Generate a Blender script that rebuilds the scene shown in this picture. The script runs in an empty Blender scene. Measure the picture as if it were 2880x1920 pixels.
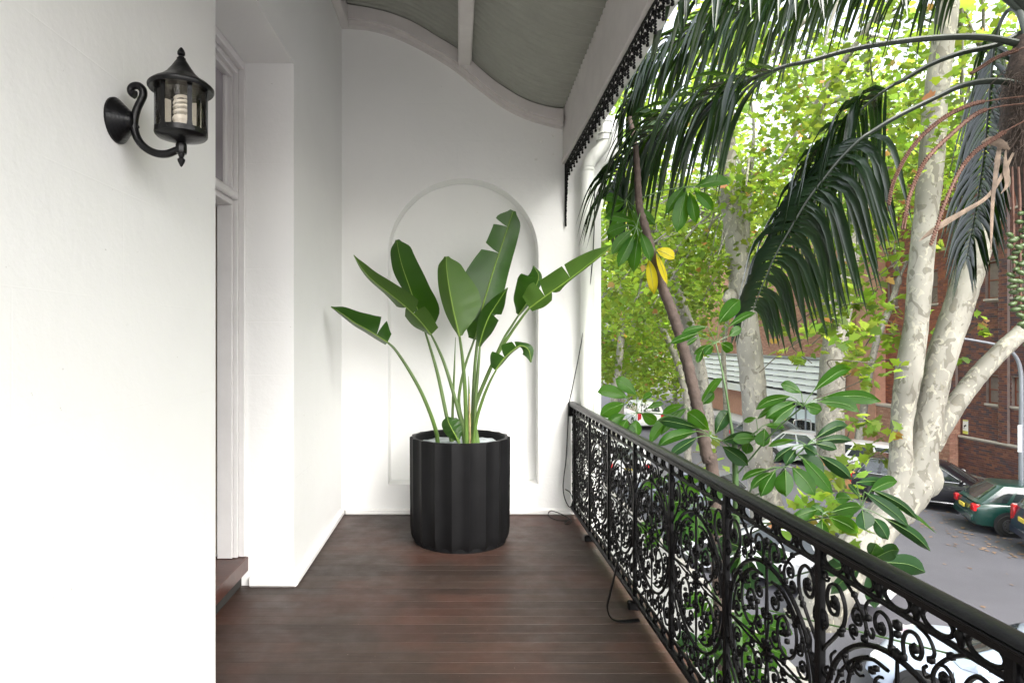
import bpy, bmesh, math, random
import numpy as np
from mathutils import Vector, Matrix

random.seed(7)
rng = np.random.default_rng(11)
sc = bpy.context.scene
R = math.radians
PI = math.pi

# ------------------------------------------------------------------ camera
EYE = 1.5            # eye height above the verandah floor (floor = 0)
FPX, CX, CY = 1714.0, 1287.0, 961.0     # photo pixels (2880 x 1920)
cam_d = bpy.data.cameras.new('camera')
cam = bpy.data.objects.new('camera', cam_d)
sc.collection.objects.link(cam)
cam.location = (0, 0, EYE)
cam.rotation_euler = (R(90), 0, 0)
cam_d.sensor_width = 36.0
cam_d.lens = FPX / 2880 * 36
cam_d.shift_x = (1440 - CX) / 2880
cam_d.shift_y = (CY - 960) / 2880
cam_d.clip_start = 0.05
cam_d.clip_end = 600
sc.camera = cam

# ------------------------------------------------------------------ sky, sun, exposure
SUN_EL, SUN_AZ = 46.0, 155.0      # degrees; azimuth clockwise from +Y
world = bpy.data.worlds.new('World')
sc.world = world
world.use_nodes = True
wn = world.node_tree.nodes
wl = world.node_tree.links
for n in list(wn): wn.remove(n)
w_out = wn.new('ShaderNodeOutputWorld')
w_bg = wn.new('ShaderNodeBackground')
w_sky = wn.new('ShaderNodeTexSky')
w_sky.sky_type = 'NISHITA'
w_sky.sun_disc = False
w_sky.sun_elevation = R(SUN_EL)
w_sky.sun_rotation = R(SUN_AZ)
w_sky.air_density = 1.0
w_sky.dust_density = 5.0
w_sky.ozone_density = 1.0
# overcast: most of the blue is washed out of the sky
w_hsv = wn.new('ShaderNodeHueSaturation')
w_hsv.inputs['Saturation'].default_value = 0.30
wl.new(w_sky.outputs[0], w_hsv.inputs['Color'])
wl.new(w_hsv.outputs[0], w_bg.inputs['Color'])
w_bg.inputs['Strength'].default_value = 0.15
wl.new(w_bg.outputs[0], w_out.inputs['Surface'])

sun_d = bpy.data.lights.new('sun', 'SUN')
sun_d.energy = 0.5
sun_d.angle = R(60)
sun_d.color = (1.0, 0.96, 0.9)
sun = bpy.data.objects.new('sun', sun_d)
sc.collection.objects.link(sun)
sun.location = (20, 20, 40)
sd = Vector((math.sin(R(SUN_AZ)) * math.cos(R(SUN_EL)), math.cos(R(SUN_AZ)) * math.cos(R(SUN_EL)), math.sin(R(SUN_EL))))
sun.rotation_euler = sd.to_track_quat('Z', 'Y').to_euler()

vs = sc.view_settings
vs.view_transform = 'Standard'
vs.look = 'None'
vs.exposure = 2.46
vs.gamma = 1.0
vs.use_curve_mapping = False
sc.cycles.use_denoising = True
sc.cycles.max_bounces = 8
sc.cycles.diffuse_bounces = 5
sc.cycles.transparent_max_bounces = 12
sc.cycles.sample_clamp_indirect = 8.0

# ------------------------------------------------------------------ helpers
def P(x, y, d):
    """point seen at photo pixel x, y at depth d metres in front of the camera"""
    return Vector(((x - CX) / FPX * d, d, EYE - (y - CY) / FPX * d))

def link(o):
    sc.collection.objects.link(o)
    return o

def tag(o, label=None, cat=None, group=None, kind=None):
    if label: o['label'] = label
    if cat: o['category'] = cat
    if group: o['group'] = group
    if kind: o['kind'] = kind
    return o

def thing(name, label, cat, loc=(0, 0, 0), group=None):
    o = bpy.data.objects.new(name, None)
    o.empty_display_size = 0.2
    link(o)
    o.location = loc
    return tag(o, label, cat, group)

def adopt(o, parent):
    """parent a mesh made in world coordinates"""
    if parent is not None:
        o.parent = parent
        m = Matrix.Identity(4)
        p = parent
        while p is not None:
            m = Matrix.Translation(p.location) @ p.rotation_euler.to_matrix().to_4x4() @ m if p.parent is None else m
            p = p.parent
        # children always sit in world space: undo the root's transform
        if parent.parent is None:
            o.matrix_parent_inverse = m.inverted()
    return o

class MB:
    """collects faces; build() makes ONE mesh object"""
    def __init__(s):
        s.v = []; s.f = []; s.m = []
        s.cur = 0
    def add(s, vs_, fs_):
        b = len(s.v)
        s.v.extend([tuple(p) for p in vs_])
        s.f.extend([tuple(i + b for i in f) for f in fs_])
        s.m.extend([s.cur] * len(fs_))
        return s
    def box(s, x0, x1, y0, y1, z0, z1):
        vs_ = [(x, y, z) for z in (z0, z1) for y in (y0, y1) for x in (x0, x1)]
        return s.add(vs_, [(0, 2, 3, 1), (4, 5, 7, 6), (0, 1, 5, 4), (2, 6, 7, 3), (0, 4, 6, 2), (1, 3, 7, 5)])
    def cbox(s, x0, x1, y0, y1, z0, z1, c=0.004):
        """box with chamfered vertical+horizontal edges (a small bevel)"""
        bm = bmesh.new()
        bmesh.ops.create_cube(bm, size=1.0)
        for v in bm.verts:
            v.co = Vector(((x0 + x1) / 2 + v.co.x * (x1 - x0), (y0 + y1) / 2 + v.co.y * (y1 - y0), (z0 + z1) / 2 + v.co.z * (z1 - z0)))
        bmesh.ops.bevel(bm, geom=bm.edges[:], offset=c, segments=1, affect='EDGES', profile=0.5)
        bm.verts.ensure_lookup_table()
        for i, v in enumerate(bm.verts): v.index = i
        s.add([v.co for v in bm.verts], [[v.index for v in f.verts] for f in bm.faces])
        bm.free()
        return s
    def tube(s, pts, rad, n=8, caps=True, flat=1.0, up=None):
        """sweep along pts; rad a number or list; flat squashes across 'up'"""
        pts = [Vector(p) for p in pts]
        m = len(pts)
        if not hasattr(rad, '__len__'): rad = [rad] * m
        b = len(s.v)
        prev = None
        for i, p in enumerate(pts):
            t = (pts[min(i + 1, m - 1)] - pts[max(i - 1, 0)])
            if t.length < 1e-9: t = Vector((0, 0, 1))
            t.normalize()
            if up is not None:
                a = Vector(up)
                a = a - t * a.dot(t)
                if a.length < 1e-6: a = t.orthogonal()
            elif prev is None:
                a = t.orthogonal()
            else:
                a = prev - t * prev.dot(t)
                if a.length < 1e-6: a = t.orthogonal()
            a.normalize()
            prev = a
            c = t.cross(a)
            for k in range(n):
                th = 2 * PI * k / n
                s.v.append(tuple(p + a * (math.cos(th) * rad[i] * flat) + c * (math.sin(th) * rad[i])))
        for i in range(m - 1):
            for k in range(n):
                k2 = (k + 1) % n
                s.f.append((b + i * n + k, b + i * n + k2, b + (i + 1) * n + k2, b + (i + 1) * n + k)); s.m.append(s.cur)
        if caps:
            s.f.append(tuple(b + k for k in range(n))[::-1]); s.m.append(s.cur)
            s.f.append(tuple(b + (m - 1) * n + k for k in range(n))); s.m.append(s.cur)
        return s
    def lathe(s, prof, n=24, origin=(0, 0, 0), axis='z', closed=False):
        """prof: list of (radius, height)"""
        o = Vector(origin)
        b = len(s.v)
        for r, h in prof:
            for k in range(n):
                th = 2 * PI * k / n
                c, d = math.cos(th) * r, math.sin(th) * r
                if axis == 'z': p = (c, d, h)
                elif axis == 'x': p = (h, c, d)
                else: p = (d, h, c)
                s.v.append(tuple(o + Vector(p)))
        m = len(prof)
        for i in range(m - 1):
            for k in range(n):
                k2 = (k + 1) % n
                s.f.append((b + i * n + k, b + i * n + k2, b + (i + 1) * n + k2, b + (i + 1) * n + k)); s.m.append(s.cur)
        if prof[0][0] > 1e-6:
            s.f.append(tuple(b + k for k in range(n))[::-1]); s.m.append(s.cur)
        if prof[-1][0] > 1e-6:
            s.f.append(tuple(b + (m - 1) * n + k for k in range(n))); s.m.append(s.cur)
        return s
    def prism(s, poly, y0, y1, axis='y'):
        """polygon in x,z extruded along y (or another axis)"""
        n = len(poly)
        def at(p, t):
            if axis == 'y': return (p[0], t, p[1])
            if axis == 'x': return (t, p[0], p[1])
            return (p[0], p[1], t)
        vs_ = [at(p, y0) for p in poly] + [at(p, y1) for p in poly]
        fs_ = [tuple(range(n)), tuple(range(2 * n - 1, n - 1, -1))]
        for i in range(n):
            j = (i + 1) % n
            fs_.append((j, i, n + i, n + j))
        return s.add(vs_, fs_)
    def blob(s, c, rx, ry, rz, n=6, rings=4):
        c = Vector(c)
        prof = []
        b = len(s.v)
        for i in range(rings + 1):
            ph = PI * i / rings
            for k in range(n):
                th = 2 * PI * k / n
                s.v.append((c.x + rx * math.sin(ph) * math.cos(th), c.y + ry * math.sin(ph) * math.sin(th), c.z - rz * math.cos(ph)))
        for i in range(rings):
            for k in range(n):
                k2 = (k + 1) % n
                s.f.append((b + i * n + k, b + i * n + k2, b + (i + 1) * n + k2, b + (i + 1) * n + k)); s.m.append(s.cur)
        return s
    def mesh(s, name, mats, smooth=False, sharp=None):
        me = bpy.data.meshes.new(name)
        me.from_pydata(s.v, [], s.f)
        if not isinstance(mats, (list, tuple)): mats = [mats]
        for m in mats: me.materials.append(m)
        if len(mats) > 1: me.polygons.foreach_set('material_index', s.m)
        bm = bmesh.new(); bm.from_mesh(me)
        bmesh.ops.remove_doubles(bm, verts=bm.verts, dist=1e-5)
        bmesh.ops.recalc_face_normals(bm, faces=bm.faces)
        bm.to_mesh(me); bm.free()
        if smooth:
            me.polygons.foreach_set('use_smooth', [True] * len(me.polygons))
            if sharp: me.set_sharp_from_angle(angle=R(sharp))
        me.update()
        return me
    def build(s, name, mats, parent=None, smooth=False, sharp=40, **tags):
        o = bpy.data.objects.new(name, s.mesh(name, mats, smooth, sharp))
        link(o)
        adopt(o, parent)
        return tag(o, **tags) if tags else o

def quick(name, mat, parent, smooth=False, **shape):
    pass

def spline(pts, n=8):
    """Catmull-Rom through pts"""
    pts = [Vector(p) for p in pts]
    out = []
    m = len(pts)
    for i in range(m - 1):
        p0 = pts[i - 1] if i > 0 else pts[i] * 2 - pts[i + 1]
        p1, p2 = pts[i], pts[i + 1]
        p3 = pts[i + 2] if i + 2 < m else pts[i + 1] * 2 - pts[i]
        for k in range(n):
            t = k / n
            out.append(0.5 * ((2 * p1) + (p2 - p0) * t + (2 * p0 - 5 * p1 + 4 * p2 - p3) * t * t + (3 * p1 - p0 - 3 * p2 + p3) * t ** 3))
    out.append(pts[-1])
    return out

def lerp_list(a, n):
    """resample list a of numbers to n values"""
    m = len(a)
    return [float(np.interp(i / (n - 1) * (m - 1), range(m), a)) for i in range(n)]

# ------------------------------------------------------------------ materials
def nodes_of(name):
    m = bpy.data.materials.new(name)
    m.use_nodes = True
    nt = m.node_tree
    return m, nt, nt.nodes['Principled BSDF'], nt.links, nt.nodes

def ramp(nt, stops, interp='LINEAR'):
    r = nt.nodes.new('ShaderNodeValToRGB')
    cr = r.color_ramp
    cr.interpolation = interp
    while len(cr.elements) < len(stops): cr.elements.new(0.5)
    for e, (p, c) in zip(cr.elements, stops):
        e.position = p
        e.color = (*c, 1) if len(c) == 3 else c
    return r

def noise(nt, scale, detail=4, rough=0.55, vec=None, dist=0.0):
    n = nt.nodes.new('ShaderNodeTexNoise')
    n.inputs['Scale'].default_value = scale
    n.inputs['Detail'].default_value = detail
    n.inputs['Roughness'].default_value = rough
    n.inputs['Distortion'].default_value = dist
    if vec is not None: nt.links.new(vec, n.inputs['Vector'])
    return n

def coords(nt, kind='Object', scale=(1, 1, 1), rot=(0, 0, 0)):
    tc = nt.nodes.new('ShaderNodeTexCoord')
    mp = nt.nodes.new('ShaderNodeMapping')
    mp.inputs['Scale'].default_value = scale
    mp.inputs['Rotation'].default_value = rot
    nt.links.new(tc.outputs[kind], mp.inputs['Vector'])
    return mp.outputs['Vector']

def simple(name, col, rough=0.5, metal=0.0, var=0.12, scale=6.0, bump=0.0, bscale=40.0, spec=0.5, coat=0.0):
    """colour with a little noise variation and optional fine relief"""
    m, nt, b, L, N = nodes_of(name)
    v = coords(nt)
    n = noise(nt, scale, 5, 0.6, v)
    lo = tuple(max(0, c * (1 - var)) for c in col)
    hi = tuple(min(1, c * (1 + var)) for c in col)
    r = ramp(nt, [(0.3, lo), (0.7, hi)])
    L.new(n.outputs['Fac'], r.inputs['Fac'])
    L.new(r.outputs['Color'], b.inputs['Base Color'])
    b.inputs['Roughness'].default_value = rough
    b.inputs['Metallic'].default_value = metal
    b.inputs['Specular IOR Level'].default_value = spec
    b.inputs['Coat Weight'].default_value = coat
    if bump:
        n2 = noise(nt, bscale, 4, 0.6, v)
        bp = N.new('ShaderNodeBump')
        bp.inputs['Strength'].default_value = bump
        bp.inputs['Distance'].default_value = 0.01
        L.new(n2.outputs['Fac'], bp.inputs['Height'])
        L.new(bp.outputs['Normal'], b.inputs['Normal'])
    return m

def paint_wall(name, col, axis):
    """painted render over block work: faint ashlar joints, trowel marks, a few scuffs"""
    m, nt, b, L, N = nodes_of(name)
    v = coords(nt, 'Object')
    n = noise(nt, 1.3, 4, 0.6, v)
    r = ramp(nt, [(0.3, tuple(c * 0.955 for c in col)), (0.7, col)])
    L.new(n.outputs['Fac'], r.inputs['Fac'])
    # scuffs: sparse small grey chips
    n3 = noise(nt, 26, 3, 0.7, v)
    r3 = ramp(nt, [(0.735, (0, 0, 0)), (0.76, (1, 1, 1))])
    L.new(n3.outputs['Fac'], r3.inputs['Fac'])
    mx = N.new('ShaderNodeMix'); mx.data_type = 'RGBA'
    L.new(r3.outputs['Color'], mx.inputs[0])
    L.new(r.outputs['Color'], mx.inputs[6])
    mx.inputs[7].default_value = (0.5, 0.49, 0.46, 1)
    L.new(mx.outputs[2], b.inputs['Base Color'])
    b.inputs['Roughness'].default_value = 0.55
    b.inputs['Specular IOR Level'].default_value = 0.35
    # joints
    tc = N.new('ShaderNodeTexCoord')
    sep = N.new('ShaderNodeSeparateXYZ'); L.new(tc.outputs['Object'], sep.inputs[0])
    com = N.new('ShaderNodeCombineXYZ')
    L.new(sep.outputs['X' if axis == 'x' else 'Y'], com.inputs[0])
    L.new(sep.outputs['Z'], com.inputs[1])
    br = N.new('ShaderNodeTexBrick')
    br.inputs['Scale'].default_value = 1.0
    br.inputs['Brick Width'].default_value = 0.92
    br.inputs['Row Height'].default_value = 0.325
    br.inputs['Mortar Size'].default_value = 0.0022
    br.inputs['Mortar Smooth'].default_value = 0.2
    L.new(com.outputs[0], br.inputs['Vector'])
    n4 = noise(nt, 1.7, 2, 0.5, v)
    r4 = ramp(nt, [(0.42, (0, 0, 0)), (0.62, (1, 1, 1))])
    L.new(n4.outputs['Fac'], r4.inputs['Fac'])
    mul = N.new('ShaderNodeMath'); mul.operation = 'MULTIPLY'
    L.new(br.outputs['Fac'], mul.inputs[0]); L.new(r4.outputs['Color'], mul.inputs[1])
    n2 = noise(nt, 9, 6, 0.62, v)
    n5 = noise(nt, 90, 3, 0.6, v)
    a1 = N.new('ShaderNodeMath'); a1.operation = 'MULTIPLY_ADD'
    L.new(mul.outputs[0], a1.inputs[0]); a1.inputs[1].default_value = -0.30
    L.new(n2.outputs['Fac'], a1.inputs[2])
    a2 = N.new('ShaderNodeMath'); a2.operation = 'MULTIPLY_ADD'
    L.new(n5.outputs['Fac'], a2.inputs[0]); a2.inputs[1].default_value = 0.12
    L.new(a1.outputs[0], a2.inputs[2])
    bp = N.new('ShaderNodeBump')
    bp.inputs['Strength'].default_value = 0.55
    bp.inputs['Distance'].default_value = 0.007
    L.new(a2.outputs[0], bp.inputs['Height'])
    L.new(bp.outputs['Normal'], b.inputs['Normal'])
    return m

def wood_floor(name):
    m, nt, b, L, N = nodes_of(name)
    v = coords(nt, 'Object', (1.2, 28, 28))
    n = noise(nt, 2.2, 6, 0.65, v, 0.4)
    oi = N.new('ShaderNodeObjectInfo')
    v2 = coords(nt, 'Object')
    nb = noise(nt, 1.1, 4, 0.6, v2)
    r = ramp(nt, [(0.25, (0.018, 0.0110, 0.0085)), (0.5, (0.029, 0.0175, 0.0130)), (0.75, (0.045, 0.028, 0.0205))])
    L.new(n.outputs['Fac'], r.inputs['Fac'])
    # reddish worn patches
    rb = ramp(nt, [(0.45, (0, 0, 0)), (0.75, (1, 1, 1))])
    L.new(nb.outputs['Fac'], rb.inputs['Fac'])
    mx = N.new('ShaderNodeMix'); mx.data_type = 'RGBA'
    L.new(rb.outputs['Color'], mx.inputs[0]); L.new(r.outputs['Color'], mx.inputs[6])
    mx.inputs[7].default_value = (0.062, 0.024, 0.0160, 1)
    # fine pale scratches and specks
    ns = noise(nt, 75, 2, 0.5, v2)
    rs = ramp(nt, [(0.735, (0, 0, 0)), (0.77, (1, 1, 1))])
    L.new(ns.outputs['Fac'], rs.inputs['Fac'])
    mx2 = N.new('ShaderNodeMix'); mx2.data_type = 'RGBA'
    L.new(rs.outputs['Color'], mx2.inputs[0]); L.new(mx.outputs[2], mx2.inputs[6])
    mx2.inputs[7].default_value = (0.19, 0.15, 0.13, 1)
    hv = N.new('ShaderNodeHueSaturation')
    mr = N.new('ShaderNodeMapRange'); L.new(oi.outputs['Random'], mr.inputs[0])
    mr.inputs[3].default_value = 0.78; mr.inputs[4].default_value = 1.22
    L.new(mr.outputs[0], hv.inputs['Value']); L.new(mx2.outputs[2], hv.inputs['Color'])
    L.new(hv.outputs[0], b.inputs['Base Color'])
    nr = noise(nt, 7, 4, 0.6, v2)
    rr = ramp(nt, [(0.3, (0.42, 0.42, 0.42)), (0.7, (0.66, 0.66, 0.66))])
    L.new(nr.outputs['Fac'], rr.inputs['Fac']); L.new(rr.outputs['Color'], b.inputs['Roughness'])
    bp = N.new('ShaderNodeBump'); bp.inputs['Strength'].default_value = 0.35; bp.inputs['Distance'].default_value = 0.004
    L.new(n.outputs['Fac'], bp.inputs['Height']); L.new(bp.outputs['Normal'], b.inputs['Normal'])
    return m

def leaf_mat(name, dark, light, trans, gloss=0.35, tfac=0.45, attr=None, veins=0.0, spec=0.5):
    """leaf: glossy upper surface plus light shining through"""
    m, nt, b, L, N = nodes_of(name)
    out = N['Material Output']
    v = coords(nt, 'Object')
    n = noise(nt, 5.0, 4, 0.6, v)
    r = ramp(nt, [(0.3, dark), (0.7, light)])
    L.new(n.outputs['Fac'], r.inputs['Fac'])
    col = r.outputs['Color']
    tcol = None
    if attr:
        at = N.new('ShaderNodeAttribute'); at.attribute_name = attr
        mx = N.new('ShaderNodeMix'); mx.data_type = 'RGBA'; mx.blend_type = 'MULTIPLY'; mx.inputs[0].default_value = 1.0
        L.new(col, mx.inputs[6]); L.new(at.outputs['Color'], mx.inputs[7])
        col = mx.outputs[2]
        mt = N.new('ShaderNodeMix'); mt.data_type = 'RGBA'; mt.blend_type = 'MULTIPLY'; mt.inputs[0].default_value = 1.0
        mt.inputs[6].default_value = (*trans, 1); L.new(at.outputs['Color'], mt.inputs[7])
        tcol = mt.outputs[2]
    L.new(col, b.inputs['Base Color'])
    b.inputs['Roughness'].default_value = gloss
    b.inputs['Specular IOR Level'].default_value = spec
    t = N.new('ShaderNodeBsdfTranslucent')
    if tcol is not None: L.new(tcol, t.inputs['Color'])
    else: t.inputs['Color'].default_value = (*trans, 1)
    mix = N.new('ShaderNodeMixShader'); mix.inputs[0].default_value = tfac
    L.new(b.outputs[0], mix.inputs[1]); L.new(t.outputs[0], mix.inputs[2])
    L.new(mix.outputs[0], out.inputs['Surface'])
    if veins:
        wv = N.new('ShaderNodeTexWave'); wv.bands_direction = 'Y'
        wv.inputs['Scale'].default_value = veins; wv.inputs['Distortion'].default_value = 1.2
        uv = N.new('ShaderNodeUVMap'); uv.uv_map = 'leaf'
        L.new(uv.outputs[0], wv.inputs['Vector'])
        bp = N.new('ShaderNodeBump'); bp.inputs['Strength'].default_value = 0.35; bp.inputs['Distance'].default_value = 0.004
        L.new(wv.outputs['Fac'], bp.inputs['Height'])
        L.new(bp.outputs['Normal'], b.inputs['Normal'])
        rv = ramp(nt, [(0.0, (0.80, 0.80, 0.80)), (0.75, (1, 1, 1)), (1.0, (1.35, 1.3, 1.2))]); L.new(wv.outputs['Fac'], rv.inputs['Fac'])
        mv = N.new('ShaderNodeMix'); mv.data_type = 'RGBA'; mv.blend_type = 'MULTIPLY'; mv.inputs[0].default_value = 1
        L.new(col, mv.inputs[6]); L.new(rv.outputs['Color'], mv.inputs[7]); 
        # browned, slightly ragged margins
        sx = N.new('ShaderNodeSeparateXYZ'); L.new(uv.outputs[0], sx.inputs[0])
        s1 = N.new('ShaderNodeMath'); s1.operation = 'SUBTRACT'; L.new(sx.outputs['X'], s1.inputs[0]); s1.inputs[1].default_value = 0.5
        s2 = N.new('ShaderNodeMath'); s2.operation = 'ABSOLUTE'; L.new(s1.outputs[0], s2.inputs[0])
        ne = noise(nt, 22, 3, 0.7, v)
        s3 = N.new('ShaderNodeMath'); s3.operation = 'MULTIPLY_ADD'; L.new(ne.outputs['Fac'], s3.inputs[0]); s3.inputs[1].default_value = 0.09; L.new(s2.outputs[0], s3.inputs[2])
        re_ = ramp(nt, [(0.545, (0, 0, 0)), (0.562, (1, 1, 1))]); L.new(s3.outputs[0], re_.inputs['Fac'])
        me_ = N.new('ShaderNodeMix'); me_.data_type = 'RGBA'; L.new(re_.outputs['Color'], me_.inputs[0]); L.new(mv.outputs[2], me_.inputs[6]); me_.inputs[7].default_value = (0.10, 0.07, 0.025, 1)
        L.new(me_.outputs[2], b.inputs['Base Color'])
    return m

def glass_mat(name, col=(0.02, 0.025, 0.03), rough=0.06):
    """dark reflective glazing as seen from outside"""
    m, nt, b, L, N = nodes_of(name)
    v = coords(nt)
    n = noise(nt, 2.0, 2, 0.5, v)
    r = ramp(nt, [(0.3, tuple(c * 0.7 for c in col)), (0.7, tuple(min(1, c * 1.4) for c in col))])
    L.new(n.outputs['Fac'], r.inputs['Fac']); L.new(r.outputs['Color'], b.inputs['Base Color'])
    b.inputs['Roughness'].default_value = rough
    b.inputs['Specular IOR Level'].default_value = 0.9
    return m

def clear_glass(name, tint=(0.9, 0.88, 0.82), dirt=0.12):
    m, nt, b, L, N = nodes_of(name)
    out = N['Material Output']
    tr = N.new('ShaderNodeBsdfTransparent'); tr.inputs['Color'].default_value = (*tint, 1)
    gl = N.new('ShaderNodeBsdfGlossy'); gl.inputs['Roughness'].default_value = 0.05
    fr = N.new('ShaderNodeFresnel'); fr.inputs['IOR'].default_value = 1.22
    mix = N.new('ShaderNodeMixShader')
    L.new(fr.outputs[0], mix.inputs[0]); L.new(tr.outputs[0], mix.inputs[1]); L.new(gl.outputs[0], mix.inputs[2])
    df = N.new('ShaderNodeBsdfDiffuse'); df.inputs['Color'].default_value = (0.5, 0.47, 0.4, 1)
    v = coords(nt); n = noise(nt, 30, 4, 0.6, v)
    r = ramp(nt, [(0.45, (0, 0, 0)), (0.8, (dirt, dirt, dirt))]); L.new(n.outputs['Fac'], r.inputs['Fac'])
    mix2 = N.new('ShaderNodeMixShader')
    L.new(r.outputs['Color'], mix2.inputs[0]); L.new(mix.outputs[0], mix2.inputs[1]); L.new(df.outputs[0], mix2.inputs[2])
    L.new(mix2.outputs[0], out.inputs['Surface'])
    return m

M = {}
M['wall_side'] = paint_wall('white_paint_side', (0.80, 0.80, 0.785), 'y')
M['wall_end'] = paint_wall('white_paint_end', (0.80, 0.80, 0.785), 'x')
M['trim'] = simple('white_trim_paint', (0.79, 0.78, 0.76), 0.42, var=0.04, bump=0.15, bscale=18)
M['frame'] = simple('grey_white_frame_paint', (0.66, 0.645, 0.64), 0.38, var=0.04, bump=0.1, bscale=25)
M['beam'] = simple('roof_beam_paint', (0.60, 0.57, 0.555), 0.5, var=0.06, bump=0.2, bscale=14)
M['gutter'] = simple('gutter_paint', (0.72, 0.71, 0.70), 0.4, var=0.05)
M['pipe'] = simple('pipe_paint', (0.76, 0.78, 0.73), 0.38, var=0.04, bump=0.08, bscale=20)
M['iron'] = simple('black_painted_iron', (0.0035, 0.0035, 0.0038), 0.40, var=0.3, bump=0.25, bscale=60, spec=0.12)
M['rail'] = simple('black_painted_rail', (0.0045, 0.0045, 0.005), 0.34, var=0.3, bump=0.12, bscale=40, spec=0.22)
M['sill'] = simple('red_brown_varnished_timber', (0.060, 0.019, 0.012), 0.34, var=0.35, scale=9, bump=0.1, bscale=30)
M['board'] = wood_floor('dark_stained_floorboard')
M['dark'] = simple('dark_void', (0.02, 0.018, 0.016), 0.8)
# ================================================================== THE VERANDAH
WX = -1.01           # plane of the house wall
WY = 5.31            # plane of the end wall
ZG = -4.0            # street level
NEAR, PIER = 2.542, 3.755   # the two sides of the doorway in the house wall
REC = -1.305         # plane of the door frame

# ---- floor: boards laid across the verandah, each a part
floor = thing('verandah_floor', None, None, (0, 2.5, -0.1))
floor['kind'] = 'structure'
mb = MB(); mb.box(-1.7, 1.06, -1.0, 5.30, -0.26, -0.032); mb.build('joist_base', M['dark'], floor)
y = -0.6
bw_meshes = []
k = 0
while y < 5.29:
    w = 0.096
    bmh = MB()
    z_ = random.uniform(-0.0004, 0.0004)
    y1 = min(y + w - 0.0012, 5.305)
    bmh.cbox(-1.68, 1.095 + random.uniform(-0.006, 0.006), y, y1, -0.024 + z_, z_, 0.0006)
    o = bmh.build('floor_board', M['board'], floor)
    y += w; k += 1

# ---- end wall with the arched niche and ogee top
OG = [(175, 60), (300, 80), (450, 115), (600, 175), (750, 265), (866, 335), (950, 405), (1050, 495), (1150, 570), (1300, 655), (1450, 698), (1525, 705)]
OGL = [(178, 185), (300, 195), (450, 235), (600, 300), (750, 385), (862, 460), (1000, 570), (1150, 680), (1300, 755), (1450, 800), (1530, 815)]
def z2(x, y, d=WY): return P(900 + x / 2.24, y / 2.24, d)
og_top = [(p.x, p.z) for p in spline([z2(*q) for q in OG], 5)]
og_low = [(p.x, p.z) for p in spline([z2(*q) for q in OGL], 5)]
og_top[0] = (WX, og_top[0][1] + 0.02)
def og_z(x, tab):
    return float(np.interp(x, [p[0] for p in tab], [p[1] for p in tab]))
NXL, NXR, NZ0, NSP, ND = -0.604, 0.705, 0.259, 2.267, 0.19
ncx, nr = (NXL + NXR) / 2, (NXR - NXL) / 2
arch = [(ncx - nr * math.cos(PI * i / 40), NSP + nr * math.sin(PI * i / 40)) for i in range(41)]
ew = thing('end_wall', 'white rendered end wall of the verandah with arched niche', 'wall', (0.1, WY, 0))
mb = MB()
EXR = 1.25
topL = [(x, z) for x, z in og_top if x <= ncx]
topR = [(x, z) for x, z in og_top if x > ncx]
zc = og_z(ncx, og_top)
def face(poly, y): mb.add([(x, y, z) for x, z in poly], [tuple(range(len(poly)))])
left = [(WX - 0.3, NZ0), (NXL, NZ0)] + arch[:21] + [(ncx, zc)] + topL[::-1] + [(WX - 0.3, topL[0][1])]
right = [(NXR, NZ0), (EXR, NZ0), (EXR, 3.02), (1.40, 3.16), (1.40, 3.45), (0.95, 3.46)] + topR[::-1] + [(ncx, zc)] + arch[20:]
face(left, WY); face(right, WY)
face([(WX - 0.3, ZG), (EXR, ZG), (EXR, NZ0), (NXR, NZ0), (NXL, NZ0), (WX - 0.3, NZ0)], WY)
# niche reveal and back
npoly = [(NXL, NZ0)] + arch + [(NXR, NZ0)]
n_ = len(npoly)
vs_ = [(x, WY, z) for x, z in npoly] + [(x, WY + ND, z) for x, z in npoly]
mb.add(vs_, [(i, (i + 1) % n_, n_ + (i + 1) % n_, n_ + i) for i in range(n_)] + [tuple(range(n_, 2 * n_))])
# outer edge, back
mb.add([(EXR, WY, ZG), (EXR, WY + 0.42, ZG), (EXR, WY + 0.42, 3.02), (EXR, WY, 3.02)], [(0, 1, 2, 3)])
mb.add([(EXR, WY, 3.02), (EXR, WY + 0.42, 3.02), (1.40, WY + 0.42, 3.16), (1.40, WY, 3.16)], [(0, 1, 2, 3)])
mb.add([(1.40, WY, 3.16), (1.40, WY + 0.42, 3.16), (1.40, WY + 0.42, 3.45), (1.40, WY, 3.45)], [(0, 1, 2, 3)])
mb.add([(WX - 0.3, WY + 0.42, ZG), (EXR, WY + 0.42, ZG), (EXR, WY + 0.42, 3.02), (1.40, WY + 0.42, 3.16), (1.40, WY + 0.42, 3.45), (WX - 0.3, WY + 0.42, 4.45)], [tuple(range(6))])
mb.build('wall', M['wall_end'], ew)
# small bolts in the upper right
for bx, by in ((1470, 855), (1397, 893), (1467, 973), (1360, 1003)):
    p = z2(bx, by, WY)
    mb = MB(); mb.lathe([(0.0, -0.012), (0.008, -0.010), (0.011, 0.0)], 8, p, 'y'); mb.build('bolt', M['trim'], ew, True)
# skirting
mb = MB(); mb.cbox(WX + 0.03, 1.0, WY - 0.032, WY + 0.01, 0.0, 0.050, 0.012); mb.build('skirting_board', M['trim'], ew)
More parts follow.
